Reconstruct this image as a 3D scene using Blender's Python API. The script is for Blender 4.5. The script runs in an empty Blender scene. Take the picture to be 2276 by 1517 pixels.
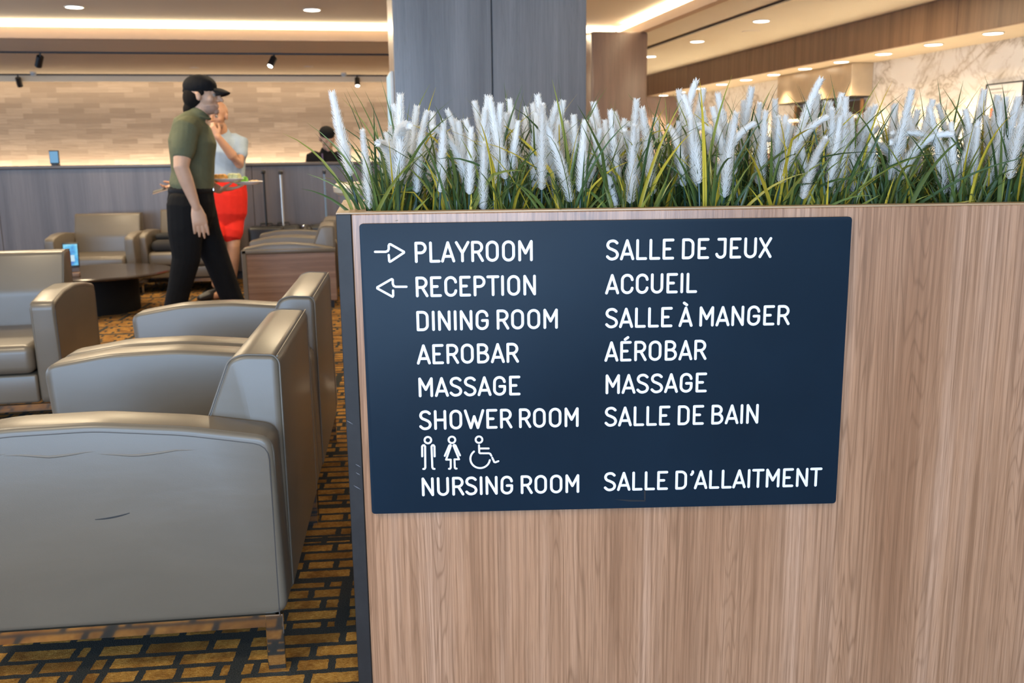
import bpy, bmesh, math, random
import numpy as np
from mathutils import Vector, Matrix

rnd = random.Random(7)
sc = bpy.context.scene
COL = sc.collection
PI = math.pi

# ------------------------------------------------------------------ camera
FPX = 2083.0
UP = Vector((-135, 10500, FPX)).normalized()
FW = Vector((-401, 408, -FPX)); FW = (FW - UP * FW.dot(UP)).normalized()
RT = FW.cross(UP)
M3 = Matrix((RT, FW, UP))            # camera axes to world axes
CAM = Vector((0, 0, 1.21))
cam_d = bpy.data.cameras.new('camera'); cam = bpy.data.objects.new('camera', cam_d); COL.objects.link(cam)
cam.matrix_world = Matrix.Translation(CAM) @ M3.to_4x4()
cam_d.sensor_width = 36.0; cam_d.lens = FPX / 2276 * 36.0
cam_d.clip_start = .05; cam_d.clip_end = 100
cam_d.dof.use_dof = True; cam_d.dof.focus_distance = 1.95; cam_d.dof.aperture_fstop = 7.0
sc.camera = cam

def at(px, py, Y):
    """world point seen at a photo pixel, at room depth Y"""
    d = M3 @ Vector((px - 1138.0, -(py - 758.5), -FPX))
    return CAM + d * (Y / d.y)

# ------------------------------------------------------------------ world, exposure
w = bpy.data.worlds.new('world'); sc.world = w; w.use_nodes = True
bgn = w.node_tree.nodes['Background']
bgn.inputs['Color'].default_value = (.62, .78, 1.0, 1); bgn.inputs['Strength'].default_value = .55
sc.view_settings.view_transform = 'Standard'; sc.view_settings.look = 'None'
sc.view_settings.exposure = 0.12; sc.view_settings.gamma = 1.0
sc.view_settings.use_curve_mapping = False

def lamp(name, kind, loc, energy, color, parent=None, rot=None, **kw):
    l = bpy.data.lights.new(name, kind); l.energy = energy; l.color = color
    for k, v in kw.items(): setattr(l, k, v)
    o = bpy.data.objects.new(name, l); COL.objects.link(o)
    if parent is not None:
        o.parent = parent; o.location = Vector(loc) - parent.location
    else: o.location = loc
    if rot is not None: o.rotation_euler = rot
    return o

WARM = (1.0, .79, .51)
DAY = (.43, .665, 1.0)
# daylight through the window wall behind the camera and the windows on the left
lamp('daylight', 'AREA', (-3.0, -4.6, 1.45), 780, DAY, rot=(PI / 2, 0, 0), shape='RECTANGLE', size=8.5, size_y=2.3)
lamp('daylight', 'AREA', (-8.0, 4.5, 1.3), 300, DAY, rot=(PI / 2, 0, -PI / 2), shape='RECTANGLE', size=15, size_y=2.3)
# unseen ceiling downlights, plus lamps added to brighten far chairs and the lounge ceiling
for lx, ly in ((-1.6, .6), (.1, -.9), (-1.7, 3.2), (-1.7, 6.2), (-.2, 7.4), (-1.8, 9.0), (-2.4, 7.4), (1.9, 9.3), (4.7, 6.2), (4.7, 8.6), (-2.6, 14.6), (.8, 14.6)):
    lamp('downlight_fill', 'AREA', (lx, ly, 2.6), 36, WARM, rot=(0, 0, 0), shape='DISK', size=.35)

# ------------------------------------------------------------------ geometry helpers
class G:
    def __init__(s): s.v = []; s.f = []
    def add(s, vs, fs):
        o = len(s.v); s.v += [tuple(p) for p in vs]; s.f += [tuple(i + o for i in f) for f in fs]; return s
    def add_bm(s, bm, mt=None):
        bm.verts.ensure_lookup_table(); bm.verts.index_update()
        vs = [(mt @ v.co if mt else v.co) for v in bm.verts]
        s.add(vs, [[v.index for v in f.verts] for f in bm.faces]); bm.free(); return s
    def box(s, x0, x1, y0, y1, z0, z1, bev=0, seg=2, mt=None):
        bm = bmesh.new(); bmesh.ops.create_cube(bm, size=1)
        for v in bm.verts:
            v.co = Vector(((x0 + x1) / 2 + v.co.x * (x1 - x0), (y0 + y1) / 2 + v.co.y * (y1 - y0), (z0 + z1) / 2 + v.co.z * (z1 - z0)))
        if bev: bmesh.ops.bevel(bm, geom=bm.edges[:], offset=bev, segments=seg, profile=.5, affect='EDGES')
        return s.add_bm(bm, mt)
    def prism(s, poly, lo, hi, axis='x', bev=0, seg=2, mt=None):
        """closed 2-D outline extruded along an axis; bevel on the two outline rims"""
        bm = bmesh.new()
        def P(a, b, c):
            return {'x': (c, a, b), 'y': (a, c, b), 'z': (a, b, c)}[axis]
        A = [bm.verts.new(P(a, b, lo)) for a, b in poly]; B = [bm.verts.new(P(a, b, hi)) for a, b in poly]
        fa = bm.faces.new(A); fb = bm.faces.new(B[::-1])
        n = len(poly)
        for i in range(n): bm.faces.new((A[i], B[i], B[(i + 1) % n], A[(i + 1) % n]))
        bmesh.ops.recalc_face_normals(bm, faces=bm.faces[:])
        if bev:
            bmesh.ops.bevel(bm, geom=list(set(list(fa.edges) + list(fb.edges))), offset=bev, segments=seg, profile=.5, affect='EDGES')
        return s.add_bm(bm, mt)
    def tube(s, pts, r, seg=10, ref=(0, 0, 1), closed=False):
        """r: number, or a list of numbers / (across, along-ref) pairs"""
        pts = [Vector(p) for p in pts]; n = len(pts); ref = Vector(ref)
        rr = [(r, r)] * n if isinstance(r, (int, float)) else [(q, q) if isinstance(q, (int, float)) else q for q in r]
        vs = []
        for i, p in enumerate(pts):
            if closed: t = pts[(i + 1) % n] - pts[i - 1]
            else: t = pts[min(i + 1, n - 1)] - pts[max(i - 1, 0)]
            t.normalize(); nn = ref - t * ref.dot(t)
            if nn.length < 1e-3: nn = Vector((1, 0, 0)) - t * t.x
            nn.normalize(); b = t.cross(nn)
            for k in range(seg):
                a = 2 * PI * k / seg
                vs.append(p + b * (math.cos(a) * rr[i][0]) + nn * (math.sin(a) * rr[i][1]))
        fs = []
        m = n if closed else n - 1
        for i in range(m):
            j = (i + 1) % n
            for k in range(seg):
                fs.append((i * seg + k, i * seg + (k + 1) % seg, j * seg + (k + 1) % seg, j * seg + k))
        if not closed:
            fs.append(tuple(range(seg))[::-1]); fs.append(tuple((n - 1) * seg + k for k in range(seg)))
        return s.add(vs, fs)
    def limb(s, pts, r, seg=14, ref=(0, 0, 1)):
        """tube with rounded ends"""
        pts = [Vector(p) for p in pts]; rr = [(q, q) if isinstance(q, (int, float)) else q for q in r]
        t0 = (pts[0] - pts[1]).normalized(); t1 = (pts[-1] - pts[-2]).normalized()
        a, b = rr[0], rr[-1]; ka, kb = min(a), min(b)
        P = [pts[0] + t0 * ka * .95, pts[0] + t0 * ka * .6] + pts + [pts[-1] + t1 * kb * .6, pts[-1] + t1 * kb * .95]
        R = [(a[0] * .3, a[1] * .3), (a[0] * .8, a[1] * .8)] + rr + [(b[0] * .8, b[1] * .8), (b[0] * .3, b[1] * .3)]
        return s.tube(P, R, seg, ref)
    def ball(s, c, r, u=14, v=10, mt=None):
        r = (r, r, r) if isinstance(r, (int, float)) else r
        vs = [(0, 0, -1)]
        for i in range(1, v):
            th = -PI / 2 + PI * i / v
            for k in range(u):
                a = 2 * PI * k / u; vs.append((math.cos(th) * math.cos(a), math.cos(th) * math.sin(a), math.sin(th)))
        vs.append((0, 0, 1)); fs = []
        for k in range(u): fs.append((0, 1 + (k + 1) % u, 1 + k))
        for i in range(v - 2):
            for k in range(u):
                a = 1 + i * u + k; b = 1 + i * u + (k + 1) % u; fs.append((a, b, b + u, a + u))
        top = len(vs) - 1
        for k in range(u): fs.append((top, 1 + (v - 2) * u + k, 1 + (v - 2) * u + (k + 1) % u))
        c = Vector(c); q = [Vector((x * r[0], y * r[1], z * r[2])) for x, y, z in vs]
        if mt: q = [mt @ p for p in q]
        return s.add([c + p for p in q], fs)
    def lathe(s, prof, c=(0, 0, 0), seg=32, sx=1, sy=1):
        vs = []; n = len(prof)
        for r, z in prof:
            for k in range(seg):
                a = 2 * PI * k / seg; vs.append((c[0] + r * sx * math.cos(a), c[1] + r * sy * math.sin(a), c[2] + z))
        fs = []
        for i in range(n - 1):
            for k in range(seg):
                fs.append((i * seg + k, i * seg + (k + 1) % seg, (i + 1) * seg + (k + 1) % seg, (i + 1) * seg + k))
        fs.append(tuple(range(seg))[::-1]); fs.append(tuple((n - 1) * seg + k for k in range(seg)))
        return s.add(vs, fs)

def link(name, me, parent=None):
    o = bpy.data.objects.new(name, me); COL.objects.link(o)
    if parent is not None: o.parent = parent
    return o
def obj(name, g, m, parent=None, smooth=True, world=None, angle=35):
    """one mesh object; world=parent base location when the geometry is in world coordinates"""
    vs = g.v
    if world is not None: vs = [(x - world[0], y - world[1], z - world[2]) for x, y, z in vs]
    me = bpy.data.meshes.new(name); me.from_pydata(vs, [], g.f); me.validate(); me.update()
    bm = bmesh.new(); bm.from_mesh(me); bmesh.ops.recalc_face_normals(bm, faces=bm.faces[:])
    if smooth:
        for f in bm.faces: f.smooth = True
        for e in bm.edges:
            if len(e.link_faces) == 2 and e.calc_face_angle(0) > math.radians(angle): e.smooth = False
    bm.to_mesh(me); bm.free()
    me.materials.append(m)
    return link(name, me, parent)
def tag(o, label=None, cat=None, group=None, kind=None):
    if label: o['label'] = label
    if cat: o['category'] = cat
    if group: o['group'] = group
    if kind: o['kind'] = kind
    return o
def thing(name, label, cat, loc=(0, 0, 0), rotz=0, group=None):
    o = bpy.data.objects.new(name, None); COL.objects.link(o); o.empty_display_size = .05
    o.location = loc; o.rotation_euler = (0, 0, rotz)
    return tag(o, label, cat, group)
def struct(name, g, m, label, cat, smooth=False):
    return tag(obj(name, g, m, None, smooth), label, cat, None, 'structure')
def copy_tree(o, parent=None):
    c = o.copy(); COL.objects.link(c)
    if parent is not None: c.parent = parent
    for ch in list(o.children): copy_tree(ch, c)
    return c
def remesh(g, voxel=.006, smooth=4):
    """weld overlapping closed shapes into one continuous skin"""
    me = bpy.data.meshes.new('tmp'); me.from_pydata(g.v, [], g.f); me.update()
    bm = bmesh.new(); bm.from_mesh(me); bmesh.ops.recalc_face_normals(bm, faces=bm.faces[:]); bm.to_mesh(me); bm.free()
    o = bpy.data.objects.new('tmp', me); COL.objects.link(o)
    a = o.modifiers.new('r', 'REMESH'); a.mode = 'VOXEL'; a.voxel_size = voxel
    if smooth: b = o.modifiers.new('s', 'SMOOTH'); b.iterations = smooth; b.factor = .5
    dg = bpy.context.evaluated_depsgraph_get(); e = o.evaluated_get(dg)
    m2 = bpy.data.meshes.new_from_object(e)
    r = G(); r.v = [tuple(v.co) for v in m2.vertices]; r.f = [tuple(p.vertices) for p in m2.polygons]
    bpy.data.objects.remove(o); bpy.data.meshes.remove(me); bpy.data.meshes.remove(m2)
    return r

# ------------------------------------------------------------------ materials
class N:
    def __init__(s, name):
        s.m = bpy.data.materials.new(name); s.m.use_nodes = True; s.nt = s.m.node_tree
        s.b = s.nt.nodes['Principled BSDF']; s.out = s.nt.nodes['Material Output']
    def n(s, typ, **kw):
        q = s.nt.nodes.new(typ)
        for k, v in kw.items(): setattr(q, k, v)
        return q
    def l(s, a, b): s.nt.links.new(a, b)
    def val(s, sock, v):
        if hasattr(v, 'is_linked') or isinstance(v, bpy.types.NodeSocket): s.l(v, sock)
        else: sock.default_value = v
    def math(s, op, a, b=None, c=None):
        q = s.n('ShaderNodeMath', operation=op); s.val(q.inputs[0], a)
        if b is not None: s.val(q.inputs[1], b)
        if c is not None: s.val(q.inputs[2], c)
        return q.outputs[0]
    def coord(s, kind='Object'): return s.n('ShaderNodeTexCoord').outputs[kind]
    def mapping(s, vec, scale=(1, 1, 1), rot=(0, 0, 0), loc=(0, 0, 0)):
        q = s.n('ShaderNodeMapping'); s.l(vec, q.inputs['Vector']); q.inputs['Scale'].default_value = scale
        q.inputs['Rotation'].default_value = rot; q.inputs['Location'].default_value = loc; return q.outputs[0]
    def noise(s, vec, scale, detail=2, rough=.5, dist=0):
        q = s.n('ShaderNodeTexNoise'); s.l(vec, q.inputs['Vector']); q.inputs['Scale'].default_value = scale
        q.inputs['Detail'].default_value = detail; q.inputs['Roughness'].default_value = rough; q.inputs['Distortion'].default_value = dist
        return q.outputs['Fac']
    def ramp(s, fac, *stops, interp='LINEAR'):
        q = s.n('ShaderNodeValToRGB'); s.l(fac, q.inputs[0]); r = q.color_ramp; r.interpolation = interp
        while len(r.elements) < len(stops): r.elements.new(.5)
        for e, (p, c) in zip(r.elements, stops): e.position = p; e.color = c if len(c) == 4 else (*c, 1)
        return q.outputs[0]
    def mix(s, fac, a, b, mode='MIX'):
        q = s.n('ShaderNodeMix', data_type='RGBA', blend_type=mode)
        s.val(q.inputs[0], fac)
        for sock, v in ((q.inputs[6], a), (q.inputs[7], b)):
            if isinstance(v, bpy.types.NodeSocket): s.l(v, sock)
            else: sock.default_value = v if len(v) == 4 else (*v, 1)
        return q.outputs[2]
    def bump(s, h, strength=.2, dist=.01):
        q = s.n('ShaderNodeBump'); s.l(h, q.inputs['Height']); q.inputs['Strength'].default_value = strength
        q.inputs['Distance'].default_value = dist; s.l(q.outputs[0], s.b.inputs['Normal'])
    def base(s, c): s.val(s.b.inputs['Base Color'], c if isinstance(c, bpy.types.NodeSocket) or len(c) == 4 else (*c, 1))
    def set(s, **kw):
        for k, v in kw.items(): s.val(s.b.inputs[k.replace('_', ' ')], v)
        return s

def plain(name, c, rough=.5, metal=0, spec=.5, noise=.06, nscale=8):
    """one colour with slight procedural mottling"""
    q = N(name); f = q.noise(q.coord(), nscale, 3)
    d = tuple(x * (1 - noise) for x in c); e = tuple(min(1, x * (1 + noise)) for x in c)
    q.base(q.ramp(f, (.3, d), (.7, e))); q.set(Roughness=rough, Metallic=metal); q.b.inputs['Specular IOR Level'].default_value = spec
    return q.m
def emit(name, c, strength):
    q = N(name); q.set(Roughness=.5); q.base((.02, .02, .022)); q.b.inputs['Emission Color'].default_value = (*c, 1)
    q.b.inputs['Emission Strength'].default_value = strength; return q.m

def wood(name, dark, mid, light, along='z', rough=.38, fig=1.0, pore=1.0, bandscale=1.0, spec=.5):
    q = N(name); co = q.coord('Object')
    def sc_(a, b):        # across scale a, along scale b
        return {'z': (a, a, b), 'x': (b, a, a), 'y': (a, b, a)}[along]
    fig_n = q.noise(q.mapping(co, sc_(8.5, .42)), 1, 2.5, .5)
    lines = q.math('SINE', q.math('MULTIPLY', fig_n, 260.0))
    lines = q.math('POWER', q.math('MULTIPLY_ADD', lines, .5, .5), 9.0)
    broad = q.noise(q.mapping(co, sc_(9 * bandscale, .35)), 1, 4, .62)
    streak = q.noise(q.mapping(co, sc_(160, 1.6)), 1, 3, .6)
    pores = q.noise(q.mapping(co, sc_(420, 9)), 1, 2, .6)
    c = q.ramp(broad, (.30, dark), (.5, mid), (.72, light))
    c = q.mix(q.math('MULTIPLY', q.ramp(streak, (.36, (1, 1, 1)), (.58, (0, 0, 0))), .5 * pore), c, tuple(x * .62 for x in dark))
    pat = q.ramp(q.noise(q.mapping(co, sc_(7, .5), loc=(3, 1, 2)), 1, 2), (.40, (0, 0, 0)), (.62, (1, 1, 1)))
    lines = q.math('MULTIPLY', lines, q.math('MULTIPLY_ADD', pat, .8, .2))
    c = q.mix(q.math('MULTIPLY', lines, .42 * fig), c, tuple(x * .5 for x in dark))
    c = q.mix(q.math('MULTIPLY', q.ramp(pores, (.52, (0, 0, 0)), (.66, (1, 1, 1))), .30 * pore), c, tuple(x * .55 for x in dark))
    q.base(c); q.set(Roughness=rough); q.b.inputs['Specular IOR Level'].default_value = spec
    q.bump(pores, .06, .002)
    return q.m

def leather(name, c, rough=.34):
    q = N(name); co = q.coord()
    big = q.noise(q.mapping(co, (2.2, 2.2, 7)), 1, 3, .5, .4); fine = q.noise(co, 420, 2)
    q.base(q.ramp(big, (.3, tuple(x * .94 for x in c)), (.7, tuple(x * 1.05 for x in c))))
    q.set(Roughness=rough); q.b.inputs['Specular IOR Level'].default_value = .45
    q.b.inputs['Coat Weight'].default_value = .27; q.b.inputs['Coat Roughness'].default_value = .26
    h = q.math('ADD', q.math('MULTIPLY', big, 1.0), q.math('MULTIPLY', fine, .05)); q.bump(h, .16, .012)
    return q.m

MAT = {}
MAT['leather'] = leather('taupe_leather', (.124, .099, .070), .42)
MAT['leather_seam'] = plain('leather_piping', (.135, .114, .088), .45)
MAT['seam_dark'] = plain('dark_stitching', (.05, .042, .036), .6)
MAT['oak'] = wood('oak_laminate', (.31, .152, .080), (.445, .240, .136), (.545, .325, .208), 'z', .25, 1.0, 1.2)
MAT['oak_edge'] = wood('oak_edge_laminate', (.42, .26, .14), (.52, .33, .18), (.60, .40, .23), 'x', .4, .6)
MAT['grey_wood'] = wood('grey_wood_panel', (.175, .165, .16), (.24, .228, .22), (.30, .285, .275), 'z', .27, .35, .5, .8)
MAT['counter_wood'] = wood('counter_wood_panel', (.075, .058, .051), (.11, .087, .078), (.155, .126, .114), 'z', .36, .35, .5, .8)
MAT['brown_wood'] = wood('brown_wood_panel', (.17, .115, .092), (.235, .16, .127), (.30, .21, .168), 'z', .32, .35, .5, .8)
MAT['fascia_wood'] = wood('dark_brown_wood_fascia', (.15, .082, .045), (.22, .125, .07), (.29, .17, .098), 'z', .45, .3, .5)
MAT['side_wood'] = wood('reddish_wood_side_panel', (.14, .07, .038), (.22, .122, .072), (.31, .195, .125), 'y', .4, .6, .7, 1.4)
MAT['chrome'] = plain('polished_steel', (.72, .70, .68), .08, 1.0, noise=.02)
MAT['black'] = plain('black_plastic', (.012, .012, .013), .4)
MAT['dark_metal'] = plain('dark_bronze_metal', (.035, .03, .028), .42, .0, .5)
MAT['dark_wood'] = plain('espresso_tabletop', (.030, .021, .017), .22)
MAT['ceil'] = plain('cream_ceiling_paint', (.83, .79, .68), .85, noise=.02, nscale=1.2)
MAT['ceil2'] = plain('cream_ceiling_paint_lounge', (.80, .71, .56), .85, noise=.02, nscale=1.2)
MAT['riser'] = plain('ceiling_drop_edge_paint', (.52, .38, .27), .8, noise=.02)
MAT['led'] = emit('led_strip', (1, .86, .60), 5)
MAT['lens'] = emit('downlight_lens', (1, .93, .80), 9.0)
MAT['ring'] = plain('white_trim_ring', (.75, .70, .62), .4)
MAT['sign'] = plain('navy_sign_panel', (.0058, .0165, .030), .48, spec=.2, noise=.12, nscale=3)
MAT['vinyl'] = plain('white_vinyl_lettering', (.80, .82, .86), .5, noise=.01)
MAT['soil'] = plain('dark_soil', (.012, .014, .010), .95)
MAT['scratch'] = plain('pale_scratch', (.16, .16, .18), .7)
MAT['white_china'] = plain('white_china', (.82, .83, .84), .25)

def floor_mat():
    q = N('gold_and_charcoal_carpet'); co = q.mapping(q.coord(), (1, 1, 1), (0, 0, math.radians(5)))
    wob = q.n('ShaderNodeTexNoise'); q.l(co, wob.inputs['Vector']); wob.inputs['Scale'].default_value = 60; wob.inputs['Detail'].default_value = 2
    va = q.n('ShaderNodeVectorMath', operation='MULTIPLY_ADD'); q.l(wob.outputs['Color'], va.inputs[0]); va.inputs[1].default_value = (.007, .007, 0); q.l(co, va.inputs[2]); co = va.outputs[0]
    def brick(scale, bw, rh, mortar, off, loc, sq=1.0, sqf=2):
        b = q.n('ShaderNodeTexBrick'); q.l(q.mapping(co, (1, 1, 1), (0, 0, 0), loc), b.inputs['Vector'])
        b.offset = off; b.offset_frequency = 2; b.squash = sq; b.squash_frequency = sqf
        b.inputs['Scale'].default_value = scale; b.inputs['Brick Width'].default_value = bw; b.inputs['Row Height'].default_value = rh
        b.inputs['Mortar Size'].default_value = mortar; b.inputs['Mortar Smooth'].default_value = .1; b.inputs['Bias'].default_value = 0
        b.inputs['Color1'].default_value = (.0, .0, .0, 1); b.inputs['Color2'].default_value = (1, 1, 1, 1); b.inputs['Mortar'].default_value = (.5, .5, .5, 1)
        return b
    b1 = brick(1, .165, .064, .0095, .41, (.06, .015, 0), .55, 3); b2 = brick(1, .37, .30, .017, .23, (.1, .1, 0), 1.6, 2)
    fib = q.noise(q.mapping(co, (90, 260, 90)), 1, 3, .7); tone = q.noise(co, 11, 4, .7); fuzz = q.noise(co, 330, 2)
    gold = q.ramp(fib, (.22, (.17, .065, .012)), (.5, (.42, .20, .036)), (.78, (.68, .42, .13)))
    gold = q.mix(q.math('MULTIPLY', q.ramp(tone, (.38, (1, 1, 1)), (.58, (0, 0, 0))), .72), gold, (.13, .045, .008))
    gold = q.mix(q.math('MULTIPLY', q.ramp(b1.outputs['Color'], (.55, (0, 0, 0)), (.9, (1, 1, 1))), .45), gold, (.15, .06, .012))
    grey = q.ramp(fuzz, (.3, (.016, .017, .016)), (.7, (.055, .055, .048)))
    fac = q.math('MAXIMUM', b1.outputs['Fac'], b2.outputs['Fac'])
    q.base(q.mix(fac, gold, grey)); q.set(Roughness=.95); q.b.inputs['Specular IOR Level'].default_value = .1
    q.bump(fuzz, .5, .004); return q.m
MAT['carpet'] = floor_mat()

def stone_mat():
    q = N('split_stone_tile'); co = q.coord()
    v = q.n('ShaderNodeCombineXYZ'); s_ = q.n('ShaderNodeSeparateXYZ'); q.l(co, s_.inputs[0])
    q.l(s_.outputs['X'], v.inputs['X']); q.l(s_.outputs['Z'], v.inputs['Y'])
    b = q.n('ShaderNodeTexBrick'); q.l(v.outputs[0], b.inputs['Vector']); b.offset = .37
    for k, x in (('Scale', 1), ('Brick Width', .42), ('Row Height', .088), ('Mortar Size', .002), ('Bias', 0)): b.inputs[k].default_value = x
    b.inputs['Color1'].default_value = (.25, .195, .155, 1); b.inputs['Color2'].default_value = (.39, .315, .255, 1); b.inputs['Mortar'].default_value = (.30, .24, .19, 1)
    n1 = q.noise(q.mapping(co, (3, 3, 30)), 1, 4, .6)
    c = q.mix(q.ramp(n1, (.35, (0, 0, 0)), (.7, (.5, .5, .5))), b.outputs['Color'], (.24, .185, .145))
    q.base(c); q.set(Roughness=.85); q.bump(n1, .4, .02); return q.m
MAT['stone'] = stone_mat()

def marble_mat():
    q = N('white_marble_slab'); co = q.coord()
    a = q.noise(q.mapping(co, (1, .9, 1.2)), 1.0, 5, .58, .8); v1 = q.math('ABSOLUTE', q.math('SUBTRACT', a, .5))
    b = q.noise(co, 1.9, 6, .62, 1.0); v2 = q.math('ABSOLUTE', q.math('SUBTRACT', b, .47))
    c = q.ramp(v1, (0, (.42, .37, .31)), (.012, (.70, .66, .60)), (.05, (.86, .84, .80)))
    c = q.mix(q.ramp(v2, (0, (.6, .6, .6)), (.022, (0, 0, 0))), c, (.50, .44, .38))
    q.base(c); q.set(Roughness=.25); return q.m
MAT['marble'] = marble_mat()

# ------------------------------------------------------------------ room shell
YB = 17.9
struct('floor', G().box(-8.2, 9.0, -4.8, YB + .2, -.06, 0), MAT['carpet'], 'carpet with gold blocks between charcoal lines', 'floor')
RX, RY = 3.6, 11.9                    # edge of the raised ceiling
struct('ceiling', G().box(-8.2, RX + .08, -4.8, RY + .08, 2.77, 2.85), MAT['ceil2'], 'raised cream ceiling over the seats and planter', 'ceiling')
struct('ceiling_lounge', G().box(-8.2, RX + .1, RY + .09, YB + .2, 2.61, 2.69), MAT['ceil2'], 'lower cream ceiling before the stone wall', 'ceiling')
struct('ceiling_dining', G().box(RX + .11, 9.0, -4.8, YB + .2, 2.62, 2.70), MAT['ceil'], 'cream ceiling left of the brown wood bulkhead', 'ceiling')
struct('ceiling_soffit', G().box(5.83, 9.0, -4.8, YB, 2.28, 2.33), plain('tan_soffit_paint', (.56, .48, .37), .7, noise=.02), 'lower soffit with a row of downlights before the marble', 'ceiling')
struct('trim_1', G().box(-8.2, RX + .10, RY, RY + .08, 2.58, 2.705), MAT['riser'], 'drop edge of the ceiling under the light line', 'trim')
struct('trim_2', G().box(RX, RX + .10, -4.8, RY, 2.60, 2.70), MAT['riser'], 'ceiling drop edge along the dining side', 'trim')
st = tag(obj('cove_light', G().box(-8.2, RX, RY + .01, RY + .06, 2.706, 2.768), MAT['led'], None, False), 'long glowing light line across the ceiling of the lounge', 'light strip')
st = tag(obj('cove_light', G().box(RX + .01, RX + .07, -4.8, RY - .01, 2.702, 2.768), MAT['led'], None, False), 'glowing light line running towards the viewer beside the brown pillar', 'light strip')
# fascia bulkhead
fa = thing('beam', 'long brown wood bulkhead above the marble counter', 'beam', (5.8, 0, 2.28)); fa['kind'] = 'structure'
ys = [-4.8, 1.3, 3.6, 5.9, 8.2, 10.5, 12.8, 15.1, YB]
for a, b in zip(ys, ys[1:]):
    obj('panel', G().box(5.78, 5.83, a + .004, b - .004, 2.255, 2.617, .003, 1), MAT['fascia_wood'], fa, True, fa.location)
wb = struct('wall_back', G().box(-8.2, 9.0, YB, YB + .15, 0, 2.7), MAT['stone'], 'wall of long split stone tiles lit from above and below', 'wall')
struct('trim_3', G().box(-8.2, 3.4, YB - .75, YB - .68, 2.50, 2.61), MAT['ceil2'], 'ceiling valance hiding the lights over the stone wall', 'trim')
struct('wall_right', G().box(6.65, 6.8, -4.8, YB - .35, 0, 2.28), MAT['marble'], 'white marble wall with grey veins behind the buffet', 'wall')
struct('wall_end', G().box(4.9, 6.8, YB - .35, YB, 0, 2.28), MAT['brown_wood'], 'brown wood wall at the far end of the buffet', 'wall')
# walls with windows, behind the camera and on the left
def window_wall(nm, axis, c, lo, hi, cols, label, n0):
    g = G(); f = lambda a, b, z0, z1: (g.box(a, b, c - .06, c + .06, z0, z1) if axis == 'x' else g.box(c - .06, c + .06, a, b, z0, z1))
    f(lo, hi, 0, .1); f(lo, hi, 2.55, 2.75)
    struct(nm, g, MAT['ceil2'], label, 'wall')
    wd = (hi - lo) / cols
    for i in range(cols):
        a = lo + i * wd; h = G(); m = G()
        for (p, q_, z0, z1) in ((a, a + .05, .1, 2.55), (a + wd - .05, a + wd, .1, 2.55), (a + .05, a + wd - .05, .1, .15), (a + .05, a + wd - .05, 2.5, 2.55)):
            h.box(p, q_, c - .04, c + .04, z0, z1) if axis == 'x' else h.box(c - .04, c + .04, p, q_, z0, z1)
        o = struct('window_%d' % (n0 + i), h, MAT['dark_metal'], 'dark framed window opening %s' % label.split(' with')[0], 'window')
window_wall('wall_front', 'x', -4.75, -8.2, 9.0, 6, 'low wall behind the camera with a row of windows', 1)
window_wall('wall_left', 'y', -8.15, -4.69, YB, 7, 'outer wall on the seating side with a row of windows', 7)

# pillars
p1 = thing('pillar', 'broad grey wood clad pillar behind the planter', 'pillar', (1.015, 6.25, 0)); p1['kind'] = 'structure'
obj('core', G().box(.42, 1.61, 6.03, 6.49, 0, 2.77), MAT['dark_metal'], p1, False, p1.location)
obj('panel', G().box(.405, 1.012, 6.0, 6.03, 0, 2.76, .003, 1), MAT['grey_wood'], p1, True, p1.location)
obj('panel', G().box(1.020, 1.623, 6.0, 6.03, 0, 2.76, .003, 1), MAT['grey_wood'], p1, True, p1.location)
obj('side_panel', G().box(.405, .42, 6.031, 6.50, 0, 2.76, .002, 1), MAT['brown_wood'], p1, True, p1.location)
obj('side_panel', G().box(1.61, 1.623, 6.031, 6.50, 0, 2.76, .002, 1), MAT['brown_wood'], p1, True, p1.location)
p2 = thing('pillar', 'brown wood clad pillar beside the dining ceiling light line', 'pillar', (3.35, 11.25, 0)); p2['kind'] = 'structure'
obj('panel', G().box(3.01, 3.69, 10.9, 11.6, 0, 2.6, .03, 3), MAT['brown_wood'], p2, True, p2.location)
sp = thing('display_screen', 'pale blue lit screen on the side of the grey pillar', 'screen', (.39, 6.27, 1.5))
obj('housing', G().box(.385, .404, 6.08, 6.47, 1.17, 1.735, .004, 2), MAT['ring'], sp, True, sp.location)
obj('display', G().box(.3825, .3848, 6.09, 6.46, 1.18, 1.725), emit('pale_blue_display', (.50, .80, .95), .75), sp, False, sp.location)

# ------------------------------------------------------------------ ceiling fittings
def downlight(x, y, z, r, label, group, energy, blend=.6, angle=110, size=.08):
    t = thing('downlight', label, 'ceiling light', (x, y, z), 0, group)
    obj('trim_ring', G().lathe([(r * 1.0, 0.0), (r * 1.14, -.001), (r * 1.18, -.006), (r * 1.12, -.011), (r * 1.0, -.009)], (0, 0, 0), 32), MAT['ring'], t)
    obj('lens', G().lathe([(r * .99, -.004), (r * .99, -.0095), (r * .9, -.0115)], (0, 0, 0), 32), MAT['lens'], t)
    lamp('bulb', 'SPOT', (x, y, z - .03), energy, WARM, t, (0, 0, 0), spot_size=math.radians(angle), spot_blend=blend, shadow_soft_size=size)
    return t
downlight(-2.53, 10.8, 2.77, .085, 'round downlight in the raised ceiling above the far chairs, left one', 'raised ceiling downlights', 60)
downlight(-.13, 10.75, 2.77, .085, 'round downlight in the raised ceiling beside the grey pillar', 'raised ceiling downlights', 60)
for k, y in enumerate((10.04, 11.9, 13.75)):
    downlight(4.69, y, 2.62, .085, 'downlight in the dining ceiling, %s of three from the viewer' % ('first', 'second', 'third')[k], 'dining ceiling downlights', 120)
names = ('first', 'second', 'third', 'fourth', 'fifth', 'sixth', 'seventh', 'eighth', 'ninth', 'tenth', 'eleventh')
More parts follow.
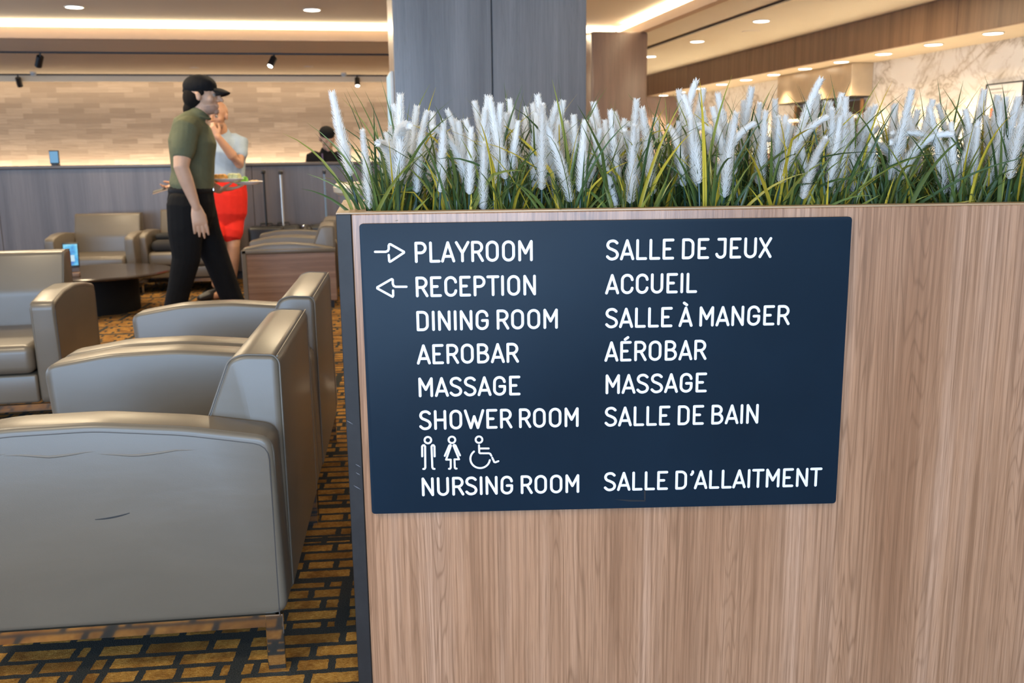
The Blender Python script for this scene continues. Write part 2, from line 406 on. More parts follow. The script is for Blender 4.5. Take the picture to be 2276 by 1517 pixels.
for k in range(11):
    downlight(6.15, 8.18 + .905 * k, 2.28, .085, '%s downlight from the viewer in the soffit over the buffet' % names[k], 'soffit downlights', 230, 1.0, 102)
for y in (4.5, 6.3): lamp('downlight_fill', 'SPOT', (6.15, y, 2.25), 250, WARM, rot=(0, 0, 0), spot_size=1.8, spot_blend=.7, shadow_soft_size=.08)

def track(label, a, b, z):
    g = G(); x0, x1 = sorted((a[0], b[0])); y0, y1 = sorted((a[1], b[1]))
    g.box(x0 - .02, x1 + .02, y0 - .02, y1 + .02, z - .022, z, .003, 1)
    return tag(obj('track_rail', g, MAT['black'], None), label, 'light track')
track('black track rail across the lounge ceiling, holding the nearer spotlights', (-8, 13.6), (3.3, 13.6), 2.61)
track('thin black rail close to the stone wall, far track of the lounge ceiling', (-8, 17.0), (3.3, 17.0), 2.61)
track('black slot rail along the dining ceiling', (4.27, -4.5), (4.27, YB - .1), 2.62)
def spotlight(x, y, label, lit, tilt, size=1.0):
    t = thing('track_spotlight', label, 'spotlight', (x, y, 2.588), 0, 'black track spotlights')
    R = Matrix.Rotation(tilt, 4, 'Y') @ Matrix.Rotation(-.5 if lit else .5, 4, 'X')
    g = G(); pr = [(.0, 0), (.04, 0), (.045, -.006), (.045, -.15), (.041, -.155), (.036, -.15), (.036, -.146)]
    g.lathe(pr, (0, 0, 0), 20); g.v = [tuple(R @ (Vector(p) * size) + Vector((0, 0, -.035))) for p in g.v]
    obj('barrel', g, MAT['black'], t)
    obj('stem', G().tube([(0, 0, .0), (0, 0, -.05)], .012, 10), MAT['black'], t)
    h = G().lathe([(.0, -.149), (.035, -.149), (.033, -.153)], (0, 0, 0), 20); h.v = [tuple(R @ (Vector(p) * size) + Vector((0, 0, -.035))) for p in h.v]
    obj('lens', h, MAT['lens'] if lit else MAT['black'], t)
    if lit:
        d = R.to_3x3() @ Vector((0, 0, -1))
        lamp('bulb', 'SPOT', Vector((x, y, 2.588)) + d * .2 + Vector((0, 0, -.035)), 50, WARM, t, (-.5, tilt, 0), spot_size=1.2, spot_blend=.5, shadow_soft_size=.03)
spotlight(-3.66, 13.6, 'black track spotlight tilted, unlit, above the white counter phone', False, .45)
spotlight(-.70, 13.6, 'lit black track spotlight tilted between the cap wearer and the pillar', True, .45)
spotlight(-4.95, 17.0, 'small black track spotlight near the stone wall, unlit', False, .0)
spotlight(.5, 17.0, 'small lit track spotlight near the stone wall above the staff member', True, .0)
for x, y, lb in ((-2.02, 15.75, 'small pale sprinkler plate above the capped man'), (-.28, 15.5, 'small pale sprinkler plate left of the pillar')):
    tag(obj('sprinkler_plate', G().lathe([(.0, 0), (.07, 0), (.07, -.006), (.02, -.012), (.0, -.012)], (x, y, 2.61), 20), MAT['ring']), lb, 'sprinkler', 'sprinkler plates')
for x, y, lb in ((.27, 16.6, 'small white dome detector hanging near the lit far spotlight'), (-4.6, 16.6, 'small white dome detector hanging near the unlit far spotlight')):
    t = thing('smoke_detector', lb, 'detector', (x, y, 2.61), 0, 'ceiling detectors')
    obj('base', G().lathe([(.0, 0), (.05, 0), (.05, -.02), (.0, -.02)], seg=20), MAT['ring'], t)
    obj('dome', G().ball((0, 0, -.035), (.045, .045, .035)), plain('grey_blue_dome' + lb[-5:], (.4, .46, .52), .3), t)
for x, y, lb in ((4.72, 10.9, 'round white speaker grille between the first and second dining downlights'),):
    tag(obj('ceiling_speaker', G().lathe([(.0, 0), (.11, 0), (.11, -.006), (.09, -.009), (.0, -.009)], (x + .25, y, 2.62), 24), MAT['ceil']), lb, 'speaker')
lamp('cove_wash', 'AREA', (-2.2, RY - .03, 2.745), 75, WARM, rot=(-PI / 2 - .3, 0, 0), shape='RECTANGLE', size=11.5, size_y=.03)
lamp('cove_wash', 'AREA', (RX - .03, 4.0, 2.745), 35, WARM, rot=(PI / 2 + .3, 0, PI / 2), shape='RECTANGLE', size=15, size_y=.03)
# light hidden behind the valance and on the back ledge
lamp('wall_wash', 'AREA', (-1.5, YB - .3, 2.59), 40, WARM, rot=(.45, 0, 0), shape='RECTANGLE', size=11, size_y=.1)
struct('trim_4', G().box(-8.2, 3.4, YB - .5, YB, 0, .95), MAT['brown_wood'], 'low ledge along the foot of the stone wall', 'trim')
lamp('ledge_wash', 'AREA', (-1.5, YB - .2, .97), 120, (1, .80, .55), rot=(PI - .5, 0, 0), shape='RECTANGLE', size=11, size_y=.06)

# ------------------------------------------------------------------ buffet on the right
hd = thing('range_hood', 'beige metal hood projecting from the marble wall', 'hood', (6.5, 12.0, 1.87))
obj('canopy', G().box(6.36, 6.649, 11.0, 13.0, 1.885, 2.275, .004, 1), plain('satin_beige_metal', (.55, .44, .30), .3, .35), hd, True, hd.location)
obj('filter_panel', G().box(6.38, 6.648, 11.03, 12.97, 1.868, 1.884), MAT['dark_metal'], hd, False, hd.location)
sf = thing('serving_hatch', 'dark recessed hatch with a shelf below the beige hood', 'hatch', (6.6, 12.0, 1.4))
obj('hatch_shade', G().box(6.60, 6.648, 11.15, 12.85, 1.25, 1.84), plain('brown_shadowed_hatch', (.10, .065, .04), .6), sf, False, sf.location)  # flat dark slab on the wall; the opening's shade is in its colour
obj('shelf', G().box(6.42, 6.60, 11.12, 12.88, 1.62, 1.66, .004, 1), MAT['marble'], sf, True, sf.location)
obj('frame', G().box(6.585, 6.60, 11.1, 11.15, 1.22, 1.86).box(6.585, 6.60, 12.85, 12.9, 1.22, 1.86).box(6.585, 6.60, 11.15, 12.85, 1.20, 1.25), plain('orange_wood_frame', (.42, .22, .09), .5), sf, False, sf.location)
bc = thing('buffet_counter', 'wood fronted buffet counter before the marble wall', 'counter', (6.0, 11, 0))
obj('base', G().box(5.72, 6.5, 5.5, 17.2, 0, .88), MAT['fascia_wood'], bc, False, bc.location)
obj('worktop', G().box(5.66, 6.54, 5.45, 17.3, .88, .93, .006, 2), MAT['marble'], bc, True, bc.location)
po = thing('poster', 'framed poster of an orange drink on the marble wall', 'poster', (6.63, 8.57, 1.68))
obj('frame', G().box(6.615, 6.649, 8.30, 8.312, 1.505, 1.862).box(6.615, 6.649, 8.832, 8.844, 1.505, 1.862).box(6.615, 6.649, 8.312, 8.832, 1.85, 1.862).box(6.615, 6.649, 8.312, 8.832, 1.505, 1.517), MAT['black'], po, False, po.location)
obj('sheet', G().box(6.625, 6.648, 8.312, 8.832, 1.517, 1.85), plain('white_poster_paper', (.85, .85, .83), .6), po, False, po.location)
obj('drink', G().box(6.6225, 6.6249, 8.58, 8.76, 1.53, 1.62), plain('orange_print', (.80, .16, .03), .6), po, False, po.location)
obj('glass', G().box(6.6232, 6.6249, 8.575, 8.765, 1.62, 1.69), plain('pale_glass_print', (.70, .72, .70), .6), po, False, po.location)
obj('garnish', G().prism([(8.62, 1.68), (8.70, 1.67), (8.72, 1.73), (8.66, 1.745), (8.61, 1.72)], 6.6222, 6.6231, 'x'), plain('green_print', (.05, .10, .03), .6), po, False, po.location)
obj('text_lines', G().box(6.6235, 6.6249, 8.60, 8.79, 1.798, 1.812).box(6.6235, 6.6249, 8.42, 8.79, 1.772, 1.776).box(6.6235, 6.6249, 8.5, 8.79, 1.762, 1.766), plain('grey_print', (.30, .30, .30), .6), po, False, po.location)
fr = random.Random(3)
cols = [(.75, .30, .06), (.06, .22, .26), (.62, .12, .05), (.80, .62, .38), (.10, .06, .04)]
for k in range(9):
    y = 8.6 + k * .95; c = cols[k % 5]; h = .17 + fr.random() * .16
    lb = '%s serving jar on the buffet counter, %s from the viewer' % (('orange', 'teal', 'red', 'tan', 'dark brown')[k % 5], names[k])
    t = thing('serving_jar', lb, 'jar', (5.95, y, .93), 0, 'jars on the buffet')
    obj('body', G().lathe([(.06, 0), (.075, .01), (.08, h * .5), (.07, h * .85), (.055, h)], seg=20), plain('jar_glaze', c, .25), t)
    obj('lid', G().lathe([(.058, h), (.06, h + .015), (.02, h + .03), (.018, h + .05), (.0, h + .052)], seg=20), MAT['chrome'], t)

# ------------------------------------------------------------------ service counter, staff side
ct = thing('service_counter', 'long grey wood service counter with a dark top', 'counter', (-2.4, 10.1, 0))
xs = [-8.0, -5.6, -3.2, -.8, 1.6, 2.4]
for a, b in zip(xs, xs[1:]):
    obj('front_panel', G().box(a + .002, b - .002, 9.95, 9.98, .08, 1.138, .002, 1), MAT['counter_wood'], ct, True, ct.location)
obj('carcass', G().box(-8.0, 2.4, 9.98, 10.35, .0, 1.138), MAT['dark_metal'], ct, False, ct.location)
obj('top', G().box(-8.0, 2.42, 9.92, 10.42, 1.14, 1.168, .004, 2), plain('dark_counter_top', (.10, .085, .08), .35), ct, True, ct.location)
ph = thing('phone_display', 'upright phone with a blue screen on the service counter', 'phone', (-2.66, 10.0, 1.168))
obj('body', G().box(-2.705, -2.615, 9.99, 10.005, 1.185, 1.315, .004, 2), MAT['black'], ph, True, ph.location)
obj('screen', G().box(-2.70, -2.625, 9.987, 9.9899, 1.195, 1.305), emit('phone_blue_screen', (.20, .52, .85), .6), ph, False, ph.location)
obj('stand', G().box(-2.69, -2.63, 9.97, 10.06, 1.168, 1.186, .003, 1), MAT['black'], ph, True, ph.location)

# ------------------------------------------------------------------ armchairs
def smooth_poly(pts, r=.03, n=5):
    """round the corners of a closed outline"""
    out = []; m = len(pts)
    for i in range(m):
        p0, p, p1 = Vector(pts[i - 1]), Vector(pts[i]), Vector(pts[(i + 1) % m])
        a, b = p0 - p, p1 - p; ra = min(r, a.length * .45, b.length * .45)
        A = p + a.normalized() * ra; B = p + b.normalized() * ra
        for k in range(n + 1):
            t = k / n; out.append(tuple((A * (1 - t) + p * t) * (1 - t) + (p * (1 - t) + B * t) * t))
    return out
def armchair(name, label, loc, rotz, W=.93, D=.80, AT=.122, ah=.635, bh=.755, sh=.42, group=None, buttons=0, wood_side=False, legs=True, z0=.145):
    t = thing(name, label, 'armchair', loc, rotz, group)
    L = MAT['leather']; y0, y1 = -D / 2, D / 2
    # arms: bowed top, extruded across their thickness
    top = [(y0 + .005, ah - .035), (y0 + D * .25, ah - .004), (y0 + D * .5, ah), (y0 + D * .75, ah - .018), (y1 - .01, ah - .05)]
    prof = smooth_poly([(y0 + .03, z0), (y0, z0 + .05)], .0) if False else None
    poly = smooth_poly([(y1, z0), (y0 + .035, z0)] + top[:1] + top[1:4] + top[4:], .035, 4)
    for s in (-1, 1):
        xo = s * W / 2; xi = s * (W / 2 - AT); lo, hi = sorted((xo, xi))
        a = obj('arm', G().prism(poly, lo, hi, 'x', .014, 3), L, t)
        # seam lines along the rim of the top and rear
        seam = [p for p in poly if p[1] > z0 + .12]
        seam = sorted(seam, key=lambda p: 0) ; k0 = max(range(len(seam)), key=lambda i: (Vector(seam[i]) - Vector(seam[i - 1])).length)
        seam = seam[k0:] + seam[:k0]
        a_, b_ = [(p[0] if p[0] > 0 else y0 + .037, z0 + .02) for p in (seam[0], seam[-1])]; seam = [a_] + seam + [b_]
        g = G(); d = G()
        for xx in (xo - s * .0105, xi + s * .0105):
            g.tube([(xx, p[0] * .994, p[1] - .0035) for p in seam], .0034, 6, (1, 0, 0))
        obj('piping', g, MAT['leather_seam'], a)
        for xx in (xo - s * .0005,):
            d.tube([(xx, p[0] * .975 , p[1] - .019) for p in seam], .0015, 5, (1, 0, 0))
        obj('stitching', d, MAT['seam_dark'], a)
    wi = W / 2 - AT + .001
    bp = smooth_poly([(y1 - .20, z0 + .05), (y1 - .185, ah - .06), (y1 - .118, bh - .012), (y1 - .085, bh), (y1 - .012, bh - .004), (y1, bh - .02), (y1 + .001, z0)], .022, 4)
    bk = obj('backrest', G().prism(bp, -wi, wi, 'x', .013, 3), L, t)
    g = G()
    for s in (-1, 1):
        ed = [(s * (wi - .003), p[0], p[1]) for p in bp if p[1] > ah - .08]
        k0 = max(range(len(ed)), key=lambda i: (Vector(ed[i]) - Vector(ed[i - 1])).length); ed = ed[k0:] + ed[:k0]
        g.tube([(ed[0][0], ed[0][1], z0 + .02)] * (ed[0][1] > y1 - .05) + ed + [(ed[-1][0], ed[-1][1], z0 + .02)] * (ed[-1][1] > y1 - .05), .0022, 6, (1, 0, 0))
    g.tube([(x_, y1 - .004, bh - .006) for x_ in (-wi, -wi / 2, 0, wi / 2, wi)], .0024, 6, (0, 0, 1))
    obj('piping', g, MAT['leather_seam'], bk)
    for i in range(buttons):
        xx = 0 if buttons == 1 else (-.15, .15)[i]
        obj('button', G().ball((xx, y1 - .158, bh - .115), (.014, .008, .014)), MAT['leather'], bk)
    obj('seat_cushion', G().box(-wi + .004, wi - .004, y0 - .005, y1 - .19, sh - .13, sh, .035, 5), L, t)
    obj('seat_base', G().box(-wi + .002, wi - .002, y0 + .02, y1 - .02, z0 + .01, sh - .135, .012, 3), L, t)
    if wood_side:
        for s in (-1, 1):
            lo, hi = sorted((s * W / 2, s * (W / 2 + .016)))
            obj('side_panel', G().box(lo, hi, y0 + .035, y1 - .005, z0 + .005, ah - .085, .003, 1), MAT['side_wood'], t)
            obj('edge_band', G().box(lo - .004, hi + .004, y0, y0 + .036, z0, ah - .05, .004, 1).box(lo - .004, hi + .004, y0, y1, ah - .084, ah - .05, .006, 2), MAT['leather'], t)
    if legs:
        obj('frame_rail', G().box(-W / 2 + .006, W / 2 - .006, y0 + .04, y0 + .05, z0 - .031, z0 - .0005).box(-W / 2 + .006, W / 2 - .006, y1 - .03, y1 - .02, z0 - .031, z0 - .0005)
            .box(-W / 2 + .004, -W / 2 + .014, y0 + .04, y1 - .012, z0 - .031, z0 - .0005).box(W / 2 - .014, W / 2 - .004, y0 + .04, y1 - .012, z0 - .031, z0 - .0005), MAT['chrome'], t)
        for sx in (-1, 1):
            for yy in (y0 + .042, y1 - .046):
                lo, hi = sorted((sx * (W / 2 - .003), sx * (W / 2 - .018)))
                obj('leg', G().box(lo, hi, yy - (.008 if yy > 0 else 0), yy + .034, 0, z0 - .001, .0015, 1), MAT['chrome'], t)
    else:
        obj('plinth', G().box(-W / 2 + .04, W / 2 - .04, y0 + .06, y1 - .03, 0, z0 - .001), MAT['black'], t)
    return t
TH = math.radians(-94)
fdir = Vector((math.sin(TH), -math.cos(TH), 0)); wdir = Vector((math.cos(TH + PI), math.sin(TH + PI), 0))
wdir = Vector((.0698, .9976, 0))
cor = Vector((-.155, 2.13, 0))
cA = cor + fdir * .40 + wdir * .465
near = armchair('armchair', 'taupe leather armchair nearest the viewer, with a dark scuff on its outer side', cA, TH, group='lounge armchairs beside the planter')
# scuff and pulled creases on the near chair's outer side (local +x after the turn is away from the viewer)
xo_ = .93 / 2 + .0004
obj('dark_mark', G().tube([(xo_, -.015 + .0085 * k, .409 + .00014 * k * k) for k in range(0, 10)], [(.0010, .0005 + .0016 * math.sin(PI * (k + .3) / 10)) for k in range(0, 10)], 6, (0, 0, 1)), plain('dark_scuff', (.02, .018, .017), .7), near)
cr_ = random.Random(4)
for y_a, y_b, zz in ((-.39, -.17, .572), (-.22, .02, .566), (-.02, .24, .560)):
    pts_ = [(xo_ - .0012, y_a + (y_b - y_a) * k / 16, zz + .004 * math.sin(k * .5 + zz * 900) + cr_.uniform(-.0006, .0006)) for k in range(17)]
    obj('crease', G().tube(pts_, [(.0024 * math.sin(PI * (k + .4) / 17), .0030 * math.sin(PI * (k + .4) / 17)) for k in range(17)], 10, (0, 0, 1)), MAT['leather_seam'], near)
cB = cor + wdir * .955 + fdir * .40 + wdir * .465
armchair('armchair', 'taupe leather armchair right behind the nearest one, beside the planter end', cB, TH, group='lounge armchairs beside the planter')

armchair('armchair', 'taupe leather armchair with a buttoned back, facing the viewer', (-1.695, 4.74, 0), math.radians(.6), W=.93, D=.78, AT=.105, ah=.64, bh=.775, buttons=1)
armchair('armchair', 'small armchair at the service counter, behind the coffee table', (-2.13, 9.25, 0), math.radians(-3), W=.76, D=.76, AT=.085, ah=.57, bh=.72, sh=.37, z0=.13, group='armchairs along the service counter')
armchair('armchair', 'small armchair at the service counter holding a black cushion', (-1.385, 9.40, 0), math.radians(-3), W=.76, D=.76, AT=.085, ah=.57, bh=.735, sh=.38, z0=.13, group='armchairs along the service counter')
for k, (y, lb) in enumerate(((8.13, 'wood sided low armchair, closest of the row behind the planter end'), (8.90, 'middle low armchair of the row before the suitcases'), (9.42, 'low armchair furthest back, right before the suitcases'))):
    if k == 2: continue
    armchair('armchair', lb, (-.375 + k * .03, y, 0), math.radians(-90), W=.74, D=.74, AT=.085, ah=.545, bh=.665, sh=.36, z0=.06, wood_side=(k == 0), legs=False, group='low armchairs in the row by the suitcases')
cu = thing('cushion', 'black cushion resting on the small armchair seat', 'cushion', (-1.47, 9.27, .38))
obj('pad', G().box(-.2, .2, -.2, .2, .0, .10, .045, 5), plain('black_cushion_fabric', (.018, .016, .015), .8), cu)
obj('flap', G().box(-.19, .19, -.02, .2, .1, .15, .022, 4), plain('black_cushion_fabric_flap', (.016, .015, .014), .8), cu)
hc = thing('tub_stool', 'pale beige tub stool half hidden by the planter grass', 'stool', (.285, 5.0, 0))
obj('shell', G().lathe([(.12, .60), (.17, .62), (.205, .78), (.258, 1.0), (.262, 1.03)], seg=40), leather('grey_leather', (.17, .16, .15), .4), hc)
obj('rim_pad', G().lathe([(.262, 1.02), (.282, 1.035), (.286, 1.06), (.27, 1.08), (.20, 1.085), (.15, 1.07), (.12, 1.04), (.0, 1.03)], seg=40), leather('cream_leather', (.50, .42, .30), .4), hc)
obj('pedestal', G().lathe([(.20, 0), (.20, .015), (.04, .03), (.032, .60)], seg=28), MAT['chrome'], hc)

# ------------------------------------------------------------------ coffee table and device
tb = thing('coffee_table', 'round dark coffee table on a drum base', 'table', (-1.88, 8.04, 0))
obj('tabletop', G().lathe([(.0, .305), (.50, .305), (.535, .312), (.545, .325), (.535, .335), (.0, .335)], seg=64), MAT['dark_wood'], tb)
obj('base', G().lathe([(.34, 0), (.34, .30), (.32, .304)], (-.08, .10, 0), 48), plain('matte_black_drum', (.006, .0055, .005), .7, spec=.15), tb)
td = thing('tablet_stand', 'tablet with a bright blue screen on the coffee table', 'tablet', (-2.015, 7.72, .335), math.radians(8))
R = Matrix.Rotation(math.radians(-14), 4, 'X')
g = G().box(-.058, .058, -.006, .006, .07, .265, .005, 2); g.v = [tuple(R @ Vector(p)) for p in g.v]; obj('body', g, MAT['black'], td)
g = G().box(-.05, .05, -.0075, -.0062, .085, .25); g.v = [tuple(R @ Vector(p)) for p in g.v]
q = N('tablet_blue_screen'); nz = q.noise(q.coord(), 14, 2); q.base((.02, .02, .02)); q.l(q.ramp(nz, (.35, (.01, .16, .60)), (.5, (.05, .50, .90)), (.65, (.30, .80, 1.0))), q.b.inputs['Emission Color']); q.b.inputs['Emission Strength'].default_value = .8
obj('screen', g, q.m, td, False)
g = G().box(-.004, .026, -.0088, -.0078, .115, .165, .0003, 1); g.v = [tuple(R @ Vector(p)) for p in g.v]; obj('icon', g, emit('pale_app_icon', (.55, .80, .95), .8), td)
obj('stand', G().box(-.055, .055, -.05, .06, 0, .03, .004, 2).box(-.05, .05, .052, .066, .03, .17, .003, 1), plain('wood_tablet_stand', (.16, .10, .07), .4), td)

# ------------------------------------------------------------------ suitcases by the counter
def suitcase(x, y, label, pole, hcol, h):
    t = thing('suitcase', label, 'suitcase', (x, y, 0), math.radians(rnd.uniform(-8, 8)), 'suitcases by the service counter')
    obj('body', G().box(-.17, .17, -.115, .115, .05, .56, .035, 4), MAT['black'], t)
    obj('pull_handle', G().tube([(0, -.012, .56), (0, -.012, h - .03)], .0095, 8).tube([(0, .012, .56), (0, .012, h - .03)], .0095, 8), pole, t)
    obj('grip', G().box(-.016, .016, -.06, .06, h - .035, h, .010, 3), MAT['black'], t)
    obj('carry_handle', G().tube([(-.06, 0, .555), (-.055, 0, .585), (.055, 0, .585), (.06, 0, .555)], .009, 8, (0, 1, 0)), MAT['black'], t)
    for sx in (-1, 1):
        for sy in (-1, 1):
            obj('wheel', G().tube([(sx * .13 - .012, sy * .08, .026), (sx * .13 + .012, sy * .08, .026)], .026, 14), MAT['black'], t)
suitcase(-.66, 9.55, 'black suitcase with a black pull handle, nearest the walking man', MAT['black'], None, 1.10)
suitcase(-.50, 9.62, 'black suitcase with a silver pull handle before the counter', plain('silver_tube', (.75, .74, .72), .25, .6), None, 1.09)
suitcase(-.08, 9.60, 'black suitcase with a bluish pull handle below the staff member', plain('blue_grey_tube', (.22, .32, .42), .3, .5), None, 1.09)
bg = thing('handbag', 'crumpled dark bag lying between the suitcases', 'bag', (-.30, 9.5, .0))
g = G()
for k in range(9): g.ball((rnd.uniform(-.16, .16), rnd.uniform(-.08, .08), rnd.uniform(.1, .5)), (rnd.uniform(.06, .1), .08, rnd.uniform(.06, .09)))
obj('bag_body', remesh(g, .012, 3), plain('dark_bag_nylon', (.025, .022, .022), .4), bg)
obj('buckle', G().ball((.0, -.15, .56), (.014, .01, .018)), MAT['chrome'], bg)
# ------------------------------------------------------------------ planter with its sign
PO = Vector((.003, 1.907, 0)); PA = -math.radians(9.02); PH = 1.103
pl = thing('planter', 'tall oak planter box with a dark corner strip, full of white plumed grass', 'planter', PO, PA)
XE = 2.75; YD = .575; SL = -.069
def slant(y): return SL * y / YD
obj('front_panel', G().box(.0305, XE, 0, .02, 0, PH - .004, .0015, 1), MAT['oak'], pl)
q = N('dark_corner_strip'); nz = q.noise(q.coord(), 9, 5, .7); q.base(q.ramp(nz, (.45, (.017, .014, .0125)), (.75, (.026, .023, .022)))); q.set(Roughness=.5); q.b.inputs['Specular IOR Level'].default_value = .35
obj('corner_strip', G().box(0, .03, -.0015, .022, 0, PH - .003, .0015, 1), q.m, pl)
for ux_, uz_, ln_ in ((.008, .672, .012), (.021, .578, .010), (.020, .560, .008), (.017, .530, .014)):
    obj('scratch', G().tube([(ux_ - ln_ / 2, -.0016, uz_ + ln_ * .3), (ux_, -.0018, uz_), (ux_ + ln_ / 2, -.0016, uz_ - ln_ * .35)], [.0003, .0009, .0003], 6), MAT['scratch'], pl)
obj('end_panel', G().prism([(-.0, .0225), (.03, .0225), (SL + .03, YD - .021), (SL, YD - .021)], 0, PH - .004, 'z'), MAT['grey_wood'], pl)
obj('back_panel', G().box(SL, XE, YD - .02, YD, 0, PH - .004), MAT['oak'], pl)
g = G().prism([(0, 0), (XE, 0), (XE, .045), (.055, .045), (SL + .06, YD - .045), (XE, YD - .045), (XE, YD), (SL, YD)], PH - .0038, PH, 'z', .0008, 1)
obj('rim', g, MAT['oak_edge'], pl)
g = G().box(.055, XE, .021, .044, .9, PH - .004).box(-.03, XE, YD - .044, YD - .021, .9, PH - .004)
obj('liner', g, MAT['soil'], pl, False)
g = G().prism([(.03, .03), (XE - .01, .03), (XE - .01, YD - .03), (SL + .04, YD - .03)], .98, 1.03, 'z')
obj('soil', g, MAT['soil'], pl, False)

SX, SZ = .0465, 1.081; SW, SH_ = .986, .607
sg = thing('directory_sign', 'navy directory sign with white French and English lettering on the oak planter', 'sign', PO + Matrix.Rotation(PA, 3, 'Z') @ Vector((SX, 0, SZ)), PA)
obj('board', G().prism(smooth_poly([(0, 0), (SW, 0), (SW, -SH_), (0, -SH_)], .008, 6), -.012, -.0035, 'y', .001, 2), MAT['sign'], sg)
for ux_, vz_ in ((.06, -.06), (.926, -.06), (.926, -.547), (.06, -.547)):
    obj('standoff', G().tube([(ux_, -.0036, vz_), (ux_, .0004, vz_)], .008, 12), MAT['dark_metal'], sg)
FY = -.0123
def stroke(g, pts, wd, closed=False, caps=True):
    """flat rounded stroke on the sign face, points in (u, v-down)"""
    P = [Vector((p[0], -p[1])) for p in pts]; n = len(P); h = wd / 2
    y = FY - LAYER[0]; LAYER[0] += .0002
    keep = [P[0]]
    for p in P[1:]:
        if (p - keep[-1]).length > 1e-6: keep.append(p)
    P = keep; closed = closed or ((P[0] - P[-1]).length < 1e-6 and len(P) > 3)
    if closed and (P[0] - P[-1]).length < 1e-6: P = P[:-1]
    n = len(P); pairs = []
    def nrm(d): return Vector((-d.y, d.x))
    for i in range(n):
        d0 = (P[i] - P[i - 1]).normalized() if (i or closed) else None
        d1 = (P[(i + 1) % n] - P[i]).normalized() if (i < n - 1 or closed) else None
        if d0 is None: pairs.append((P[i] + nrm(d1) * h, P[i] - nrm(d1) * h)); continue
        if d1 is None: pairs.append((P[i] + nrm(d0) * h, P[i] - nrm(d0) * h)); continue
        cr = d0.x * d1.y - d0.y * d1.x; an = math.atan2(cr, d0.dot(d1)); m = (nrm(d0) + nrm(d1)); m = m / max(m.length_squared, 1e-9) * 2 * h
        if abs(an) < .5: pairs.append((P[i] + m, P[i] - m)); continue
        inner = P[i] + m * (1 if cr > 0 else -1); sgn = -1 if cr > 0 else 1
        a0 = math.atan2((nrm(d0) * sgn).y, (nrm(d0) * sgn).x)
        for k in range(7):
            q = P[i] + h * Vector((math.cos(a0 + an * k / 6), math.sin(a0 + an * k / 6)))
            pairs.append((inner, q) if cr > 0 else (q, inner))
    V = [(v.x, y - .000005 * i_, v.y) for i_, pr in enumerate(pairs) for v in pr]; m_ = len(pairs); F = []
    for i in range(m_ if closed else m_ - 1):
        j = (i + 1) % m_; F.append((2 * i + 1, 2 * j + 1, 2 * j, 2 * i))
    g.add(V, F)
    if not closed:
        for c, dr in ((P[0], P[0] - P[1]), (P[-1], P[-1] - P[-2])):
            a0 = math.atan2(dr.y, dr.x) - PI / 2
            g.add([(c.x + h * math.cos(a0 + PI * k / 8), y, c.y + h * math.sin(a0 + PI * k / 8)) for k in range(9)], [tuple(range(9))]) if False else g.add([(c.x + h * math.cos(a0 + PI * k / 8), y - (.000005 * m_ if c is P[-1] else 0), c.y + h * math.sin(a0 + PI * k / 8)) for k in range(9)], [tuple(range(9))])
LAYER = [0]
def arc(cx, cy, rx, ry, a0, a1, n=10):
    return [(cx + rx * math.cos(math.radians(a0 + (a1 - a0) * i / n)), cy + ry * math.sin(math.radians(a0 + (a1 - a0) * i / n))) for i in range(n + 1)]
def spline(p, n=5):
    out = []
    for i in range(len(p) - 1):
        a, b, c, d = p[max(i - 1, 0)], p[i], p[i + 1], p[min(i + 2, len(p) - 1)]
        for k in range(n):
            t = k / n
            out.append(tuple(.5 * (2 * b[j] + (c[j] - a[j]) * t + (2 * a[j] - 5 * b[j] + 4 * c[j] - d[j]) * t * t + (3 * b[j] - a[j] - 3 * c[j] + d[j]) * t ** 3) for j in (0, 1)))
    return out + [p[-1]]
r_ = .26
bowlP = [(.24, 1)] + arc(.24, .735, .25, .265, 90, -90) + [(0, .47)]
